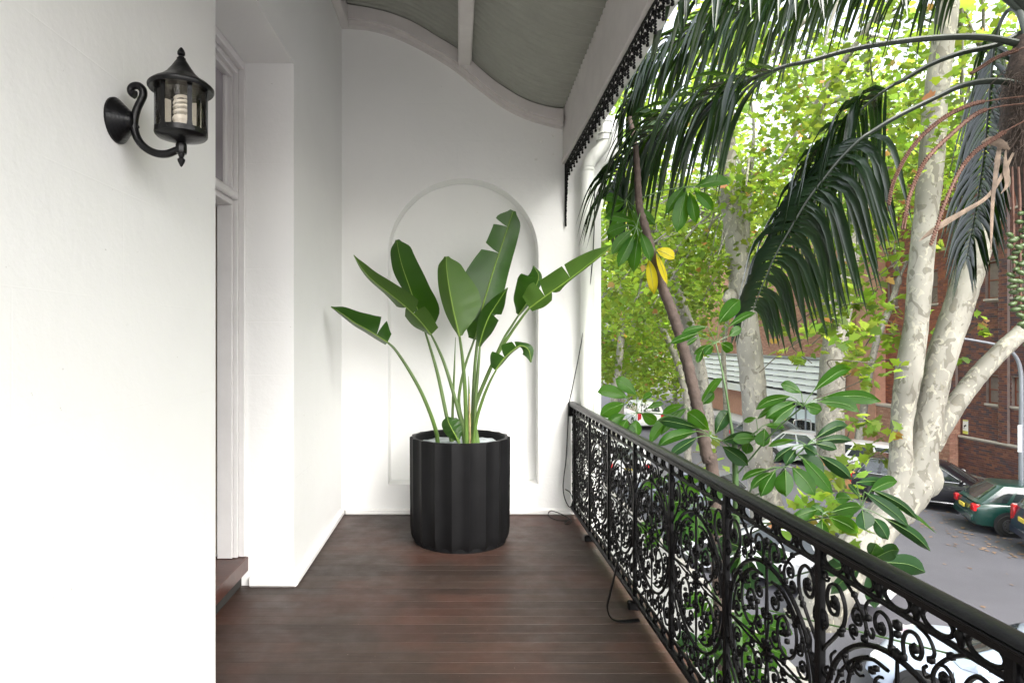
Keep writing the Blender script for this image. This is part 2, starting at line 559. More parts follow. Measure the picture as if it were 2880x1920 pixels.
# ogee moulding: a band that follows the roof curve, stepped
mo = MB()
xs = np.linspace(WX, 0.905, 60)
for (d0, hi, lo) in ((0.075, 0.0, 0.62), (0.105, 0.0, 0.30)):
    pts = []
    for x in xs:
        zt = og_z(x, og_top) - 0.012; zl = og_z(x, og_low)
        pts.append((x, zt, zt + (zl - zt) * (1 if d0 < 0.1 else 0.72)))
    vs_ = []; fs_ = []
    for x, zt, zl in pts: vs_ += [(x, WY + 0.01, zt), (x, WY - d0, zt), (x, WY - d0, zl), (x, WY + 0.01, zl)]
    for i in range(len(pts) - 1):
        for k in range(4):
            k2 = (k + 1) % 4
            fs_.append((4 * i + k, 4 * i + k2, 4 * i + 4 + k2, 4 * i + 4 + k))
    fs_ += [(0, 1, 2, 3), tuple(4 * (len(pts) - 1) + k for k in (3, 2, 1, 0))]
    mo.add(vs_, fs_)
mo.build('ogee_moulding', M['beam'], ew, True, 35)
# scroll corbel on the outside edge of the wall
cb = MB()
cpt = lambda x, y: (lambda p: (p.x, p.z))(P(x, y, WY))
cb.prism([cpt(1690, 466), cpt(1729, 466), cpt(1727, 478), cpt(1712, 500), cpt(1708, 540), cpt(1697, 585), cpt(1690, 600)], WY + 0.06, WY + 0.34)
spir = []
c0 = P(1704, 487, WY)
for i in range(26):
    a = i / 25 * 3.4 * PI; r_ = 0.045 * (1 - i / 34)
    spir.append((c0.x + r_ * math.cos(a), WY + 0.05, c0.z + r_ * math.sin(a)))
cb.tube(spir, 0.009, 6)
cb.build('scroll_corbel', M['pipe'], ew, True, 35)

# ---- house wall with the doorway
hw = thing('house_wall', 'white rendered house wall with deep door reveal along the left', 'wall', (WX, 2.5, 0))
mb = MB()
HT = 4.55
RZ = 3.215       # underside of the reveal head at the pier
def q(*pts): mb.add(pts, [tuple(range(len(pts)))])
q((WX, -3, 0), (WX, NEAR, 0), (WX, NEAR, HT), (WX, -3, HT))                     # near face
q((WX, PIER, 0), (WX, WY + 0.02, 0), (WX, WY + 0.02, HT), (WX, PIER, HT))       # far face
q((WX, NEAR, RZ), (WX, PIER, RZ), (WX, PIER, HT), (WX, NEAR, HT))               # above the doorway
q((WX, PIER, 0), (REC - 0.4, PIER, 0), (REC - 0.4, PIER, RZ), (WX, PIER, RZ))   # far reveal
q((WX, NEAR, 0), (WX, NEAR, RZ), (REC - 0.4, NEAR, RZ), (REC - 0.4, NEAR, 0))   # near reveal
q((WX, NEAR, RZ), (REC - 0.4, NEAR, RZ), (REC - 0.4, PIER, RZ), (WX, PIER, RZ)) # head
q((REC - 0.4, -3, HT), (WX, -3, HT), (WX, WY, HT), (REC - 0.4, WY, HT))
q((WX, -3, 0), (WX, -3, HT), (-3.4, -3, HT), (-3.4, -3, 0))
mb.build('wall', M['wall_side'], hw)
# skirting with rounded top
sk = MB(); sk.cbox(WX - 0.01, WX + 0.031, PIER - 0.034, WY - 0.03, 0.0, 0.058, 0.014); sk.build('skirting_board', M['trim'], hw)
sk = MB(); sk.cbox(REC + 0.02, WX + 0.029, PIER - 0.036, PIER + 0.01, 0.0, 0.060, 0.014); sk.build('skirting_board', M['trim'], hw)
sk = MB(); sk.cbox(WX - 0.01, WX + 0.031, -1.0, NEAR + 0.03, 0.0, 0.060, 0.014); sk.build('skirting_board', M['trim'], hw)
# sill
sk = MB(); sk.cbox(REC - 0.22, -1.288, NEAR + 0.003, PIER - 0.003, 0.092, 0.182, 0.004); sk.build('door_sill', M['sill'], hw)
sk = MB(); sk.box(REC - 0.22, -1.330, NEAR + 0.004, PIER - 0.004, 0.001, 0.091); sk.build('riser', M['dark'], hw)  # dark colour stands in for the shade under the sill
# door frame: stepped jamb on the far side, head, transom
fr = thing('temp', None, None)
bpy.data.objects.remove(fr)
df = MB()
Y1 = PIER - 0.002
def jamb(x0, x1, depth): df.cbox(x0, x1, Y1 - depth, Y1, 0.184, RZ - 0.002, 0.003)
jamb(-1.340, -1.306, 0.022)
jamb(-1.368, -1.341, 0.040)
jamb(-1.462, -1.369, 0.052)
Yn = NEAR + 0.002
for x0, x1, dp in ((-1.340, -1.306, 0.022), (-1.368, -1.341, 0.040), (-1.462, -1.369, 0.052)):
    df.cbox(x0, x1, Yn, Yn + dp, 0.184, RZ - 0.002, 0.003)
# head pieces
df.cbox(-1.340, -1.306, Yn + 0.024, Y1 - 0.024, RZ - 0.052, RZ - 0.004, 0.003)
df.cbox(-1.368, -1.341, Yn + 0.042, Y1 - 0.042, RZ - 0.085, RZ - 0.004, 0.003)
df.cbox(-1.462, -1.369, Yn + 0.054, Y1 - 0.054, RZ - 0.110, RZ - 0.004, 0.003)
frame = df.build('door_frame', M['frame'], hw)
tz = P(545 / .81667, 442 / .81667, PIER - 0.05).z
tr = MB()
tr.cbox(-1.368, -1.335, Yn + 0.042, Y1 - 0.042, tz - 0.045, tz + 0.0, 0.006)
tr.cbox(-1.460, -1.369, Yn + 0.054, Y1 - 0.054, tz - 0.075, tz - 0.012, 0.004)
tr.cbox(-1.395, -1.370, Yn + 0.054, Y1 - 0.054, tz + 0.0, tz + 0.026, 0.005)
tr.build('transom', M['frame'], frame)
fl = MB()
for ya, yb in ((Yn + 0.055, Yn + 0.10), (Y1 - 0.10, Y1 - 0.055)):
    fl.cbox(-1.425, -1.390, ya, yb, tz + 0.03, RZ - 0.115, 0.004)
fl.build('fanlight_sash', M['frame'], frame)
fl = MB(); fl.box(-1.412, -1.408, Yn + 0.10, Y1 - 0.10, tz + 0.03, RZ - 0.115); fl.build('fanlight_pane', glass_mat('fanlight_glass', (0.25, 0.23, 0.25), 0.12), frame)
# the open door's edge with its hinges, behind the jamb
dl = MB(); dl.cbox(-2.28, -1.475, Y1 - 0.045, Y1 - 0.006, 0.20, tz - 0.08, 0.003)
door = dl.build('door_leaf', simple('old_cream_door_paint', (0.66, 0.60, 0.52), 0.5, var=0.12, scale=12, bump=0.2, bscale=20), hw)
M['hinge'] = simple('steel_hinge', (0.55, 0.6, 0.6), 0.35, metal=0.6)
for sy in (640, 1040, 1432):
    zc_ = P(612, sy, Y1 - 0.05).z
    hg = MB(); hg.box(-1.520, -1.478, Y1 - 0.050, Y1 - 0.0455, zc_ - 0.05, zc_ + 0.05)
    hi_ = hg.build('hinge', M['hinge'], door)
    hg = MB()
    for k in range(4):
        hg.lathe([(0.0, -0.0535), (0.0045, -0.0525), (0.0045, -0.0505)], 8, (-1.489 - 0.012 * (k % 2), Y1, zc_ - 0.036 + 0.024 * k), 'y')
    hg.build('screw', M['dark'], door)
# room behind the doorway
rm = MB()
rm.box(-3.4, REC - 0.23, -2.9, NEAR, 0.0, 0.02); 
mbr = MB()
mbr.add([(-3.4, 0.5, 0.02), (-3.4, WY, 0.02), (-3.4, WY, 3.4), (-3.4, 0.5, 3.4)], [(0, 1, 2, 3)])
mbr.add([(-3.4, WY - 0.1, 0.02), (REC - 0.4, WY - 0.1, 0.02), (REC - 0.4, WY - 0.1, 3.4), (-3.4, WY - 0.1, 3.4)], [(0, 1, 2, 3)])
mbr.add([(-3.4, 0.5, 0.02), (REC - 0.4, 0.5, 0.02), (REC - 0.4, 0.5, 3.4), (-3.4, 0.5, 3.4)], [(0, 1, 2, 3)])
mbr.add([(-3.4, 0.5, 3.4), (REC - 0.4, 0.5, 3.4), (REC - 0.4, WY, 3.4), (-3.4, WY, 3.4)], [(0, 1, 2, 3)])
mbr.add([(-3.4, 0.5, 0.15), (REC - 0.22, 0.5, 0.15), (REC - 0.22, WY, 0.15), (-3.4, WY, 0.15)], [(0, 1, 2, 3)])
mbr.build('room_lining', M['frame'], hw)

# ---- verandah roof: curved corrugated sheets on painted beams
M['tin'] = simple('painted_corrugated_iron', (0.285, 0.29, 0.255), 0.5, var=0.07, scale=9, bump=0.2, bscale=50)
vr = thing('verandah_roof', 'curved corrugated iron verandah roof on white timber beams', 'roof', (0, 2.5, 3.5))
prof = [(-1.02, og_top[0][1])] + [p for p in og_top[1:]] + [(0.96, og_top[-1][1] - 0.005), (1.10, og_top[-1][1] - 0.025), (1.2, og_top[-1][1] - 0.05)]
px = [p[0] for p in prof]; pz = [p[1] for p in prof]
N_X = 44
gx = np.linspace(-1.02, 1.2, N_X)
gz = np.interp(gx, px, pz)
def sheet(y0, lift):
    """one sheet, 10 corrugations of 76 mm running down the slope"""
    ny = 10 * 12 + 1
    ys = np.linspace(0, 0.79, ny)
    amp = 0.020
    vs_ = []
    for yy in ys:
        ph_ = 2 * PI * yy / 0.076; off = amp * math.sin(ph_ + 0.75 * math.sin(ph_))
        for x, z in zip(gx, gz): vs_.append((x, y0 + yy, z + off + lift + 0.012))
    fs_ = []
    for j in range(ny - 1):
        for i in range(N_X - 1):
            a = j * N_X + i
            fs_.append((a, a + 1, a + N_X + 1, a + N_X))
    s = MB(); s.add(vs_, fs_)
    o = s.build('corrugated_sheet', M['tin'], vr, True, 180)
    return o
ys0 = WY - 0.78
lift = 0.0
for k in range(10):
    sheet(ys0 - k * 0.735, 0.0015 * k + 0.002)
mb = MB(); mb.cbox(0.004, 0.118, -2.0, WY - 0.04, 3.86, 4.02, 0.012); mb.build('purlin', M['beam'], vr)
# a packer lifts the purlin to the sheets
mb = MB(); mb.cbox(0.03, 0.09, -2.0, WY - 0.04, 4.021, 4.12, 0.004); mb.build('purlin_packer', M['beam'], vr)
mb = MB(); mb.cbox(WX + 0.002, WX + 0.075, -2.0, WY - 0.02, 4.215, 4.36, 0.008); mb.build('wall_plate', M['beam'], vr)
# fascia beam: boards slightly out of parallel with the house
def fx(y): return 0.917 + (y - WY) * 0.0169
def skew(x0, x1, z0, z1, ya=-1.5, yb=WY - 0.002):
    s = MB()
    vs_ = []
    for yy in (ya, yb):
        f = fx(yy)
        vs_ += [(f + x0, yy, z0), (f + x1, yy, z0), (f + x1, yy, z1), (f + x0, yy, z1)]
    return s.add(vs_, [(0, 1, 2, 3), (7, 6, 5, 4), (0, 4, 5, 1), (1, 5, 6, 2), (2, 6, 7, 3), (3, 7, 4, 0)])
skew(0.0, 0.085, 3.10, 3.352).build('fascia_beam', M['beam'], vr)
skew(-0.008, 0.040, 3.046, 3.098).build('bottom_bead', M['beam'], vr)
s = MB(); vs_ = []
for yy in (-1.5, WY - 0.002):
    f = fx(yy); vs_ += [(f + 0.012, yy, 3.353), (f + 0.075, yy, 3.353), (f + 0.075, yy, 3.50), (f - 0.005, yy, 3.515)]
s.add(vs_, [(0, 1, 2, 3), (7, 6, 5, 4), (0, 4, 5, 1), (1, 5, 6, 2), (2, 6, 7, 3), (3, 7, 4, 0)])
s.build('crown_board', M['beam'], vr)
skew(0.087, 0.14, 3.16, 3.40).build('outer_board', M['gutter'], vr)
# gutter: quad profile hung outside the fascia
gp = [(0.145, 3.30), (0.27, 3.30), (0.305, 3.325), (0.318, 3.36), (0.318, 3.43), (0.306, 3.43), (0.304, 3.365), (0.262, 3.312), (0.155, 3.312), (0.155, 3.43), (0.145, 3.43)]
s = MB(); vs_ = []
for yy in (-1.5, WY - 0.005): vs_ += [(fx(yy) + x, yy, z) for x, z in gp]
n_ = len(gp)
s.add(vs_, [tuple(range(n_)), tuple(range(2 * n_ - 1, n_ - 1, -1))] + [(i, (i + 1) % n_, n_ + (i + 1) % n_, n_ + i) for i in range(n_)])
s.build('gutter', M['gutter'], vr)

# ---- downpipe
dp = thing('downpipe', 'white painted downpipe with elbow at the end of the verandah', 'downpipe', (1.107, 5.18, 0))
Yp = 5.20
pth = [P(1703, 330, Yp), P(1702, 385, Yp), P(1699, 404, Yp), P(1690, 420, Yp), P(1665, 446, Yp), P(1655, 462, Yp), P(1652, 485, Yp)]
s = MB(); s.tube(spline(pth, 5), 0.056, 20); s.build('elbow', M['pipe'], dp, True)
s = MB(); s.tube([P(1652, 484, Yp), Vector((P(1652, 484, Yp).x, Yp, ZG))], 0.0585, 20); s.build('pipe', M['pipe'], dp, True)
for yy in (345, 377, 395, 470, 480):
    c = P(1702 if yy < 390 else (1698 if yy < 400 else 1652.5), yy, Yp)
    s = MB(); s.lathe([(0.0605, -0.005), (0.063, 0), (0.0605, 0.005)], 20, c, 'z'); s.build('collar', M['pipe'], dp, True)
for zz in (0.9, 2.3):
    s = MB(); s.lathe([(0.0600, -0.012), (0.0620, -0.012), (0.0620, 0.012), (0.0600, 0.012)], 20, (P(1652, 484, Yp).x, Yp, zz), 'z'); s.build('bracket', M['pipe'], dp, True)
# ================================================================== CAST IRON
XR = 0.985        # plane of the balustrade
PW = 0.583        # panel width
Y0 = 0.507        # first joint
ZC = 0.507        # panel centre height

def spiral(cx, cz, r0, r1, a0, turns, n=22):
    out = []
    for i in range(n + 1):
        t = i / n
        a = a0 + turns * 2 * PI * t
        r = r0 + (r1 - r0) * t
        out.append((cx + r * math.cos(a), cz + r * math.sin(a)))
    return out

def cr2(pts, n=6):
    return [(p.x, p.z) for p in spline([Vector((a, 0, b)) for a, b in pts], n)]

def lace_quadrant():
    """2D strokes (u along the rail, v up) for one quarter of a panel: list of (points, radius), and blobs"""
    S = []; B = []
    # quarter of the big ring, doubled
    S.append(([(0.268 * math.cos(a), 0.272 * math.sin(a)) for a in np.linspace(0, PI / 2, 14)], 0.0078))
    S.append(([(0.243 * math.cos(a), 0.246 * math.sin(a)) for a in np.linspace(0.10, PI / 2 - 0.42, 11)], 0.0050))
    # oval scroll inside with a curled end
    ov = [(0.030, 0.228), (0.085, 0.226), (0.140, 0.190), (0.172, 0.130), (0.165, 0.075), (0.130, 0.040), (0.088, 0.045), (0.066, 0.085), (0.072, 0.128), (0.098, 0.152), (0.124, 0.140), (0.128, 0.112), (0.110, 0.100)]
    S.append((cr2(ov, 5), 0.0056))
    B += [(0.108, 0.106, 0.013), (0.120, 0.086, 0.009), (0.098, 0.124, 0.010), (0.090, 0.098, 0.009), (0.128, 0.116, 0.010)]
    # small scrolls on the axes
    S.append((spiral(0.052, 0.062, 0.034, 0.008, -PI * 0.9, 1.35, 18), 0.0046))
    S.append((spiral(0.048, 0.172, 0.030, 0.008, PI * 0.5, -1.3, 18), 0.0046))
    S.append((spiral(0.205, 0.050, 0.032, 0.008, PI * 1.1, 1.3, 18), 0.0046))
    B += [(0.052, 0.062, 0.010), (0.048, 0.172, 0.010), (0.205, 0.050, 0.010)]
    S.append((cr2([(0.0, 0.03), (0.010, 0.09), (0.004, 0.15), (0.0, 0.27)], 5), 0.0046))
    S.append((cr2([(0.03, 0.0), (0.10, 0.010), (0.17, 0.006), (0.268, 0.0)], 5), 0.0046))
    # leaves that point out at 45 degrees
    S.append((cr2([(0.160, 0.150), (0.180, 0.172), (0.192, 0.190)], 4), 0.009))
    B += [(0.172, 0.162, 0.012), (0.186, 0.186, 0.009)]
    # finer tendrils that fill the ring and the corners
    S.append((spiral(0.135, 0.185, 0.024, 0.006, PI * 1.2, 1.3, 14), 0.0042))
    S.append((spiral(0.185, 0.095, 0.022, 0.006, PI * 0.4, -1.3, 14), 0.0042))
    S.append((spiral(0.100, 0.018, 0.020, 0.006, PI * 0.2, 1.2, 12), 0.0040))
    S.append((spiral(0.018, 0.112, 0.020, 0.006, PI * 1.2, 1.2, 12), 0.0040))
    S.append((spiral(0.150, 0.262, 0.020, 0.006, PI * 1.5, 1.2, 12), 0.0040))
    S.append((spiral(0.268, 0.355, 0.016, 0.005, PI * 1.0, 1.2, 12), 0.0040))
    S.append((cr2([(0.060, 0.372), (0.092, 0.362), (0.108, 0.338), (0.098, 0.318)], 4), 0.0044))
    S.append((cr2([(0.232, 0.110), (0.246, 0.150), (0.226, 0.176)], 4), 0.0042))
    B += [(0.135, 0.185, 0.009), (0.185, 0.095, 0.009), (0.100, 0.018, 0.008), (0.018, 0.112, 0.008), (0.150, 0.262, 0.009), (0.150, 0.070, 0.009), (0.060, 0.130, 0.009), (0.098, 0.318, 0.009), (0.236, 0.128, 0.009), (0.085, 0.200, 0.010), (0.070, 0.212, 0.008), (0.205, 0.130, 0.010)]
    # rosette at the centre
    for a in (0.0, PI / 4, PI / 2):
        S.append(([(0.006 * math.cos(a), 0.006 * math.sin(a)), (0.030 * math.cos(a), 0.030 * math.sin(a))], 0.009))
        B.append((0.030 * math.cos(a), 0.030 * math.sin(a), 0.0085))
    # spandrel: scroll in the corner
    S.append((cr2([(0.282, 0.150), (0.262, 0.175), (0.225, 0.215), (0.190, 0.262), (0.186, 0.310), (0.212, 0.345), (0.248, 0.338), (0.262, 0.300), (0.246, 0.268), (0.220, 0.272), (0.214, 0.300), (0.230, 0.314)], 5), 0.0058))
    B += [(0.230, 0.305, 0.013), (0.238, 0.292, 0.011), (0.222, 0.290, 0.009)]
    S.append((cr2([(0.282, 0.205), (0.262, 0.225), (0.266, 0.252), (0.282, 0.262)], 4), 0.0048))
    B += [(0.268, 0.228, 0.009), (0.205, 0.232, 0.011), (0.196, 0.246, 0.008)]
    S.append((spiral(0.258, 0.105, 0.024, 0.007, PI * 0.1, -1.25, 14), 0.0046))
    # lyre above the ring
    S.append((cr2([(0.0, 0.275), (0.020, 0.288), (0.018, 0.318), (0.030, 0.345), (0.058, 0.350), (0.074, 0.328), (0.066, 0.304), (0.048, 0.302), (0.042, 0.318), (0.052, 0.328)], 5), 0.0052))
    S.append((cr2([(0.186, 0.372), (0.150, 0.350), (0.118, 0.318), (0.104, 0.290), (0.110, 0.262)], 5), 0.0052))
    S.append((cr2([(0.104, 0.290), (0.086, 0.276), (0.078, 0.290), (0.086, 0.300)], 4), 0.0046))
    S.append((spiral(0.136, 0.300, 0.026, 0.007, PI * 0.8, -1.3, 16), 0.0046))
    B += [(0.0, 0.278, 0.016), (0.018, 0.284, 0.010), (0.053, 0.318, 0.010), (0.136, 0.300, 0.009), (0.0, 0.345, 0.013), (0.0, 0.325, 0.009), (0.112, 0.262, 0.010), (0.150, 0.352, 0.009)]
    return S, B

def make_panel():
    mb = MB()
    S, B = lace_quadrant()
    D = 0.007
    for su in (-1, 1):
        for sv in (-1, 1):
            for pts, r in S:
                mb.tube([(0, su * u, sv * v * 1.018) for u, v in pts], r * 0.92, 5, False, 1.0, (1, 0, 0))
            for u, v, r in B:
                mb.blob((0, su * u, sv * v * 1.018), 0.010, r * 1.1, r * 1.1, 6, 3)
    # rods
    for sv in (-1, 1):
        mb.tube([(0, -PW / 2, sv * 0.384), (0, PW / 2, sv * 0.384)], 0.0075, 6)
        # ring band: five flat ovals with studs between
        for i in range(5):
            c = -PW / 2 + PW / 5 * (i + 0.5)
            zc_ = sv * 0.4115
            ring = [(0, c + 0.041 * math.cos(a), zc_ + 0.0225 * math.sin(a)) for a in np.linspace(0, 2 * PI, 19)]
            mb.tube(ring, 0.0052, 5, False, 1.0, (1, 0, 0))
        for i in range(6):
            c = -PW / 2 + PW / 5 * i
            mb.tube([(0, c, sv * 0.384), (0, c, sv * 0.400), (0, c, sv * 0.4115), (0, c, sv * 0.422), (0, c, sv * 0.438)], [0.004, 0.008, 0.0135, 0.008, 0.004], 6, False)
    return mb.mesh('lace_panel', M['iron'], True, 60)

bal = thing('balustrade', 'black cast iron lace balustrade along the verandah edge', 'balustrade', (XR, 3.0, 0))
pm = make_panel()
for k in range(9):
    yc = Y0 + PW * (k + 0.5)
    o = bpy.data.objects.new('lace_panel', pm); link(o)
    if k == 8:   # cut-down stub against the wall
        o.scale = (1, 0.19, 1); yc = Y0 + PW * 8 + 0.056
    o.location = (XR + 0.012, yc, ZC)
    o.parent = bal; o.matrix_parent_inverse = Matrix.Translation(-Vector(bal.location))
post = MB(); post.cbox(-0.010, 0.010, -0.0125, 0.0125, -0.435, 0.435, 0.003)
pmesh = post.mesh('post', M['iron'])
for k in range(9):
    o = bpy.data.objects.new('post', pmesh); link(o)
    o.location = (XR + 0.010, Y0 + PW * k, ZC)
    o.parent = bal; o.matrix_parent_inverse = Matrix.Translation(-Vector(bal.location))
# moulded hand rail
hp = [(-0.014, 0.943), (0.036, 0.943), (0.040, 0.956), (0.047, 0.960), (0.047, 0.968), (0.038, 0.972), (0.030, 0.979), (0.012, 0.983), (-0.006, 0.979), (-0.014, 0.973), (-0.019, 0.970), (-0.0165, 0.9675), (-0.021, 0.965), (-0.021, 0.961), (-0.015, 0.957)]
mb = MB(); mb.prism([(XR + x, z) for x, z in hp], -0.8, WY - 0.004); mb.build('hand_rail', M['rail'], bal, True, 28)
mb = MB(); mb.tube([(XR + 0.012, -0.8, 0.062), (XR + 0.012, WY - 0.01, 0.062)], 0.0175, 10); mb.build('bottom_rail', M['iron'], bal, True)
mb = MB(); mb.cbox(XR - 0.026, XR + 0.045, WY - 0.03, WY - 0.002, 0.855, 0.978, 0.008); mb.build('end_plate', M['iron'], bal)
# feet under the bottom rail
for k in (1, 3, 5, 7):
    mb = MB(); mb.cbox(XR - 0.03, XR + 0.04, Y0 + PW * k - 0.02, Y0 + PW * k + 0.02, 0.0, 0.046, 0.006); mb.build('foot', M['iron'], bal)
# bent iron stay that braces the balustrade to the floor
st = [Vector((XR - 0.004, 3.42, 0.72)), Vector((0.955, 3.38, 0.62)), Vector((0.90, 3.30, 0.47)), Vector((0.876, 3.28, 0.378)), Vector((0.843, 3.27, 0.25)), Vector((0.82, 3.27, 0.157)), Vector((0.803, 3.27, 0.075)), Vector((0.825, 3.265, 0.02)), Vector((0.88, 3.26, 0.007)), Vector((0.975, 3.275, 0.007))]
mb = MB(); mb.tube(spline(st, 6), 0.014, 8, True, 0.30, (1, 0, 0.6)); mb.build('stay', M['iron'], bal, True, 60)

# ---- frieze of hanging lace below the fascia, with its corner bracket
fz = thing('lace_frieze', 'black cast iron lace frieze hanging below the fascia beam', 'frieze', (0.9, 3.0, 3.0))
def frieze_unit():
    mb = MB()
    W = 0.117
    T = 0.0
    mb.tube([(0, -W / 2, -0.008), (0, W / 2, -0.008)], 0.008, 6)
    def leafy(y, z0, z1, r):
        n = max(3, int((z0 - z1) / 0.018))
        mb.tube([(0, y, z0), (0, y, z1)], 0.0045, 5)
        for i in range(n):
            z = z0 + (z1 - z0) * (i + 0.6) / n
            for s_ in (-1, 1):
                mb.blob((0, y + s_ * r * 0.72 * (1 - 0.3 * i / n), z), 0.007, r * 0.50, 0.0085, 6, 3)
        mb.blob((0, y, z1), 0.010, 0.0105, 0.014, 6, 3)
    leafy(-0.028, -0.06, -0.190, 0.012)
    leafy(0.026, -0.08, -0.142, 0.010)
    for c, r, t in ((0.0, 0.020, 1), (0.046, 0.013, -1)):
        pts = [(0, c + r * t * math.cos(a) * (1 - a / 12), -0.055 + r * math.sin(a) * (1 - a / 12)) for a in np.linspace(0, 2.6 * PI, 18)]
        mb.tube(pts, 0.0046, 5, False)
    mb.tube([(0, -0.055, -0.02), (0, -0.03, -0.10), (0, 0.0, -0.12), (0, 0.022, -0.09), (0, 0.05, -0.10)], 0.0048, 5, False)
    for y_, z_ in ((-0.05, -0.085), (0.005, -0.092), (0.046, -0.085), (0.0, -0.03), (-0.048, -0.03), (0.05, -0.118)):
        mb.blob((0, y_, z_), 0.008, 0.008, 0.008, 6, 3)
    mb.v = [(x, y, z * 0.76) for x, y, z in mb.v]
    return mb.mesh('frieze_unit', M['iron'], True, 60)
fm = frieze_unit()
yy = WY - 0.06
while yy > 0.6:
    o = bpy.data.objects.new('frieze_panel', fm); link(o)
    o.location = (fx(yy) + 0.022, yy, 3.046)
    o.scale = (1, random.choice((-1, 1)) if False else 1, 1)
    o.parent = fz; o.matrix_parent_inverse = Matrix.Translation(-Vector(fz.location))
    yy -= 0.117
# bracket running down the wall
mb = MB()
xb = fx(WY) + 0.022
mb.cbox(xb - 0.008, xb + 0.008, WY - 0.016, WY - 0.003, 2.505, 3.044, 0.003)
rr_ = random.Random(3)
for i in range(46):
    t = i / 45
    z = 3.02 - 0.51 * t
    reach = 0.125 * (1 - t) ** 1.6 + 0.022
    for j in range(max(1, int(reach / 0.016))):
        yj = WY - 0.022 - j * 0.016
        mb.blob((xb, yj - rr_.uniform(0, .005), z + rr_.uniform(-.005, .005)), 0.009, rr_.uniform(0.006, 0.010), rr_.uniform(0.007, 0.0115), 6, 3) if rr_.random() < 0.78 else None
mb.build('bracket', M['iron'], fz, True, 60)

# ---- loose black cable that comes down past the rail
cbw = MB()
cp = [P(1672, 540, 5.12), P(1671, 640, 5.12), P(1664, 760, 5.14), P(1648, 880, 5.16), P(1630, 990, 5.18), P(1612, 1080, 5.20), P(1600, 1140, 5.22), P(1597, 1200, 5.24), P(1592, 1290, 5.245), P(1586, 1340, 5.24), P(1584, 1375, 5.23), P(1590, 1405, 5.21), P(1602, 1425, 5.17), P(1612, 1410, 5.14), P(1604, 1385, 5.16), P(1590, 1375, 5.2)]
cbw.tube(spline(cp, 6), 0.0045, 6)
lp = [Vector((0.955, 5.14, 0.008)), Vector((0.90, 5.10, 0.006)), Vector((0.82, 5.13, 0.007)), Vector((0.775, 5.20, 0.02)), Vector((0.80, 5.25, 0.045)), Vector((0.87, 5.24, 0.03)), Vector((0.93, 5.18, 0.012)), Vector((0.95, 5.08, 0.006)), Vector((0.91, 5.0, 0.006)), Vector((0.88, 5.03, 0.006)), Vector((0.93, 5.1, 0.012))]
cbw.tube(spline(lp, 6), 0.0045, 6)
tag(cbw.build('cable', simple('black_cable', (0.012, 0.012, 0.012), 0.5), None, True), 'thin black cable hanging past the downpipe into loops on the floor', 'cable')
# ================================================================== PLANTER
M['planter'] = simple('matt_black_planter', (0.0055, 0.0055, 0.006), 0.5, var=0.25, bump=0.05, bscale=50, spec=0.16)
M['lining'] = simple('pale_fabric_lining', (0.42, 0.46, 0.48), 0.85, var=0.35, scale=14, bump=0.5, bscale=40)
PX, PY, PR, PH = 0.018, 4.662, 0.386, 0.782
pl = thing('planter', 'large matt black fluted round planter', 'planter', (PX, PY, 0))
NF = 19
def flute(r, a):
    """sharp arris between shallow concave flutes"""
    t = (a * NF / (2 * PI) + 0.5) % 1.0
    return r - 0.021 * (1 - (2 * t - 1) ** 2)
mb = MB()
NA = NF * 8
rings = [(0.012, 0.94, 1), (0.030, 0.955, 1), (0.045, 0.972, 1), (0.10, 0.988, 1), (0.4, 0.995, 1), (0.765, 1.0, 1), (0.779, 0.997, 1), (PH, 0.985, 0.9), (PH, 0.90, 0), (PH - 0.012, 0.885, 0), (PH - 0.055, 0.88, 0), (PH - 0.16, 0.87, 0)]
vs_ = []
for z, s_, fl_ in rings:
    for i in range(NA):
        a = 2 * PI * (i / NA) + 0.05
        r_ = flute(PR, a) if fl_ else PR
        r_ = PR * s_ * (1 - fl_) + r_ * s_ * fl_
        vs_.append((PX + r_ * math.sin(a), PY - r_ * math.cos(a), z))
fs_ = []
for j in range(len(rings) - 1):
    for i in range(NA):
        i2 = (i + 1) % NA
        fs_.append((j * NA + i, j * NA + i2, (j + 1) * NA + i2, (j + 1) * NA + i))
fs_.append(tuple(range(NA)))
mb.add(vs_, fs_)
mb.build('pot', M['planter'], pl, True, 22)
mb = MB(); mb.lathe([(0.352, 0.0), (0.352, 0.030)], 48, (PX, PY, 0), 'z'); mb.build('base', M['planter'], pl, True)
mb = MB()
ng = 22
vs_ = [(PX, PY, PH - 0.055)]
fs_ = []
for j in range(1, 7):
    for i in range(ng * 2):
        a = 2 * PI * i / (ng * 2); r_ = 0.345 * j / 6
        vs_.append((PX + r_ * math.cos(a), PY + r_ * math.sin(a), PH - 0.06 + random.uniform(-0.008, 0.008)))
n2 = ng * 2
for i in range(n2): fs_.append((0, 1 + i, 1 + (i + 1) % n2))
for j in range(5):
    for i in range(n2):
        a = 1 + j * n2
        fs_.append((a + i, a + n2 + i, a + n2 + (i + 1) % n2, a + (i + 1) % n2))
mb.add(vs_, fs_); mb.build('lining', M['lining'], pl, True, 60)

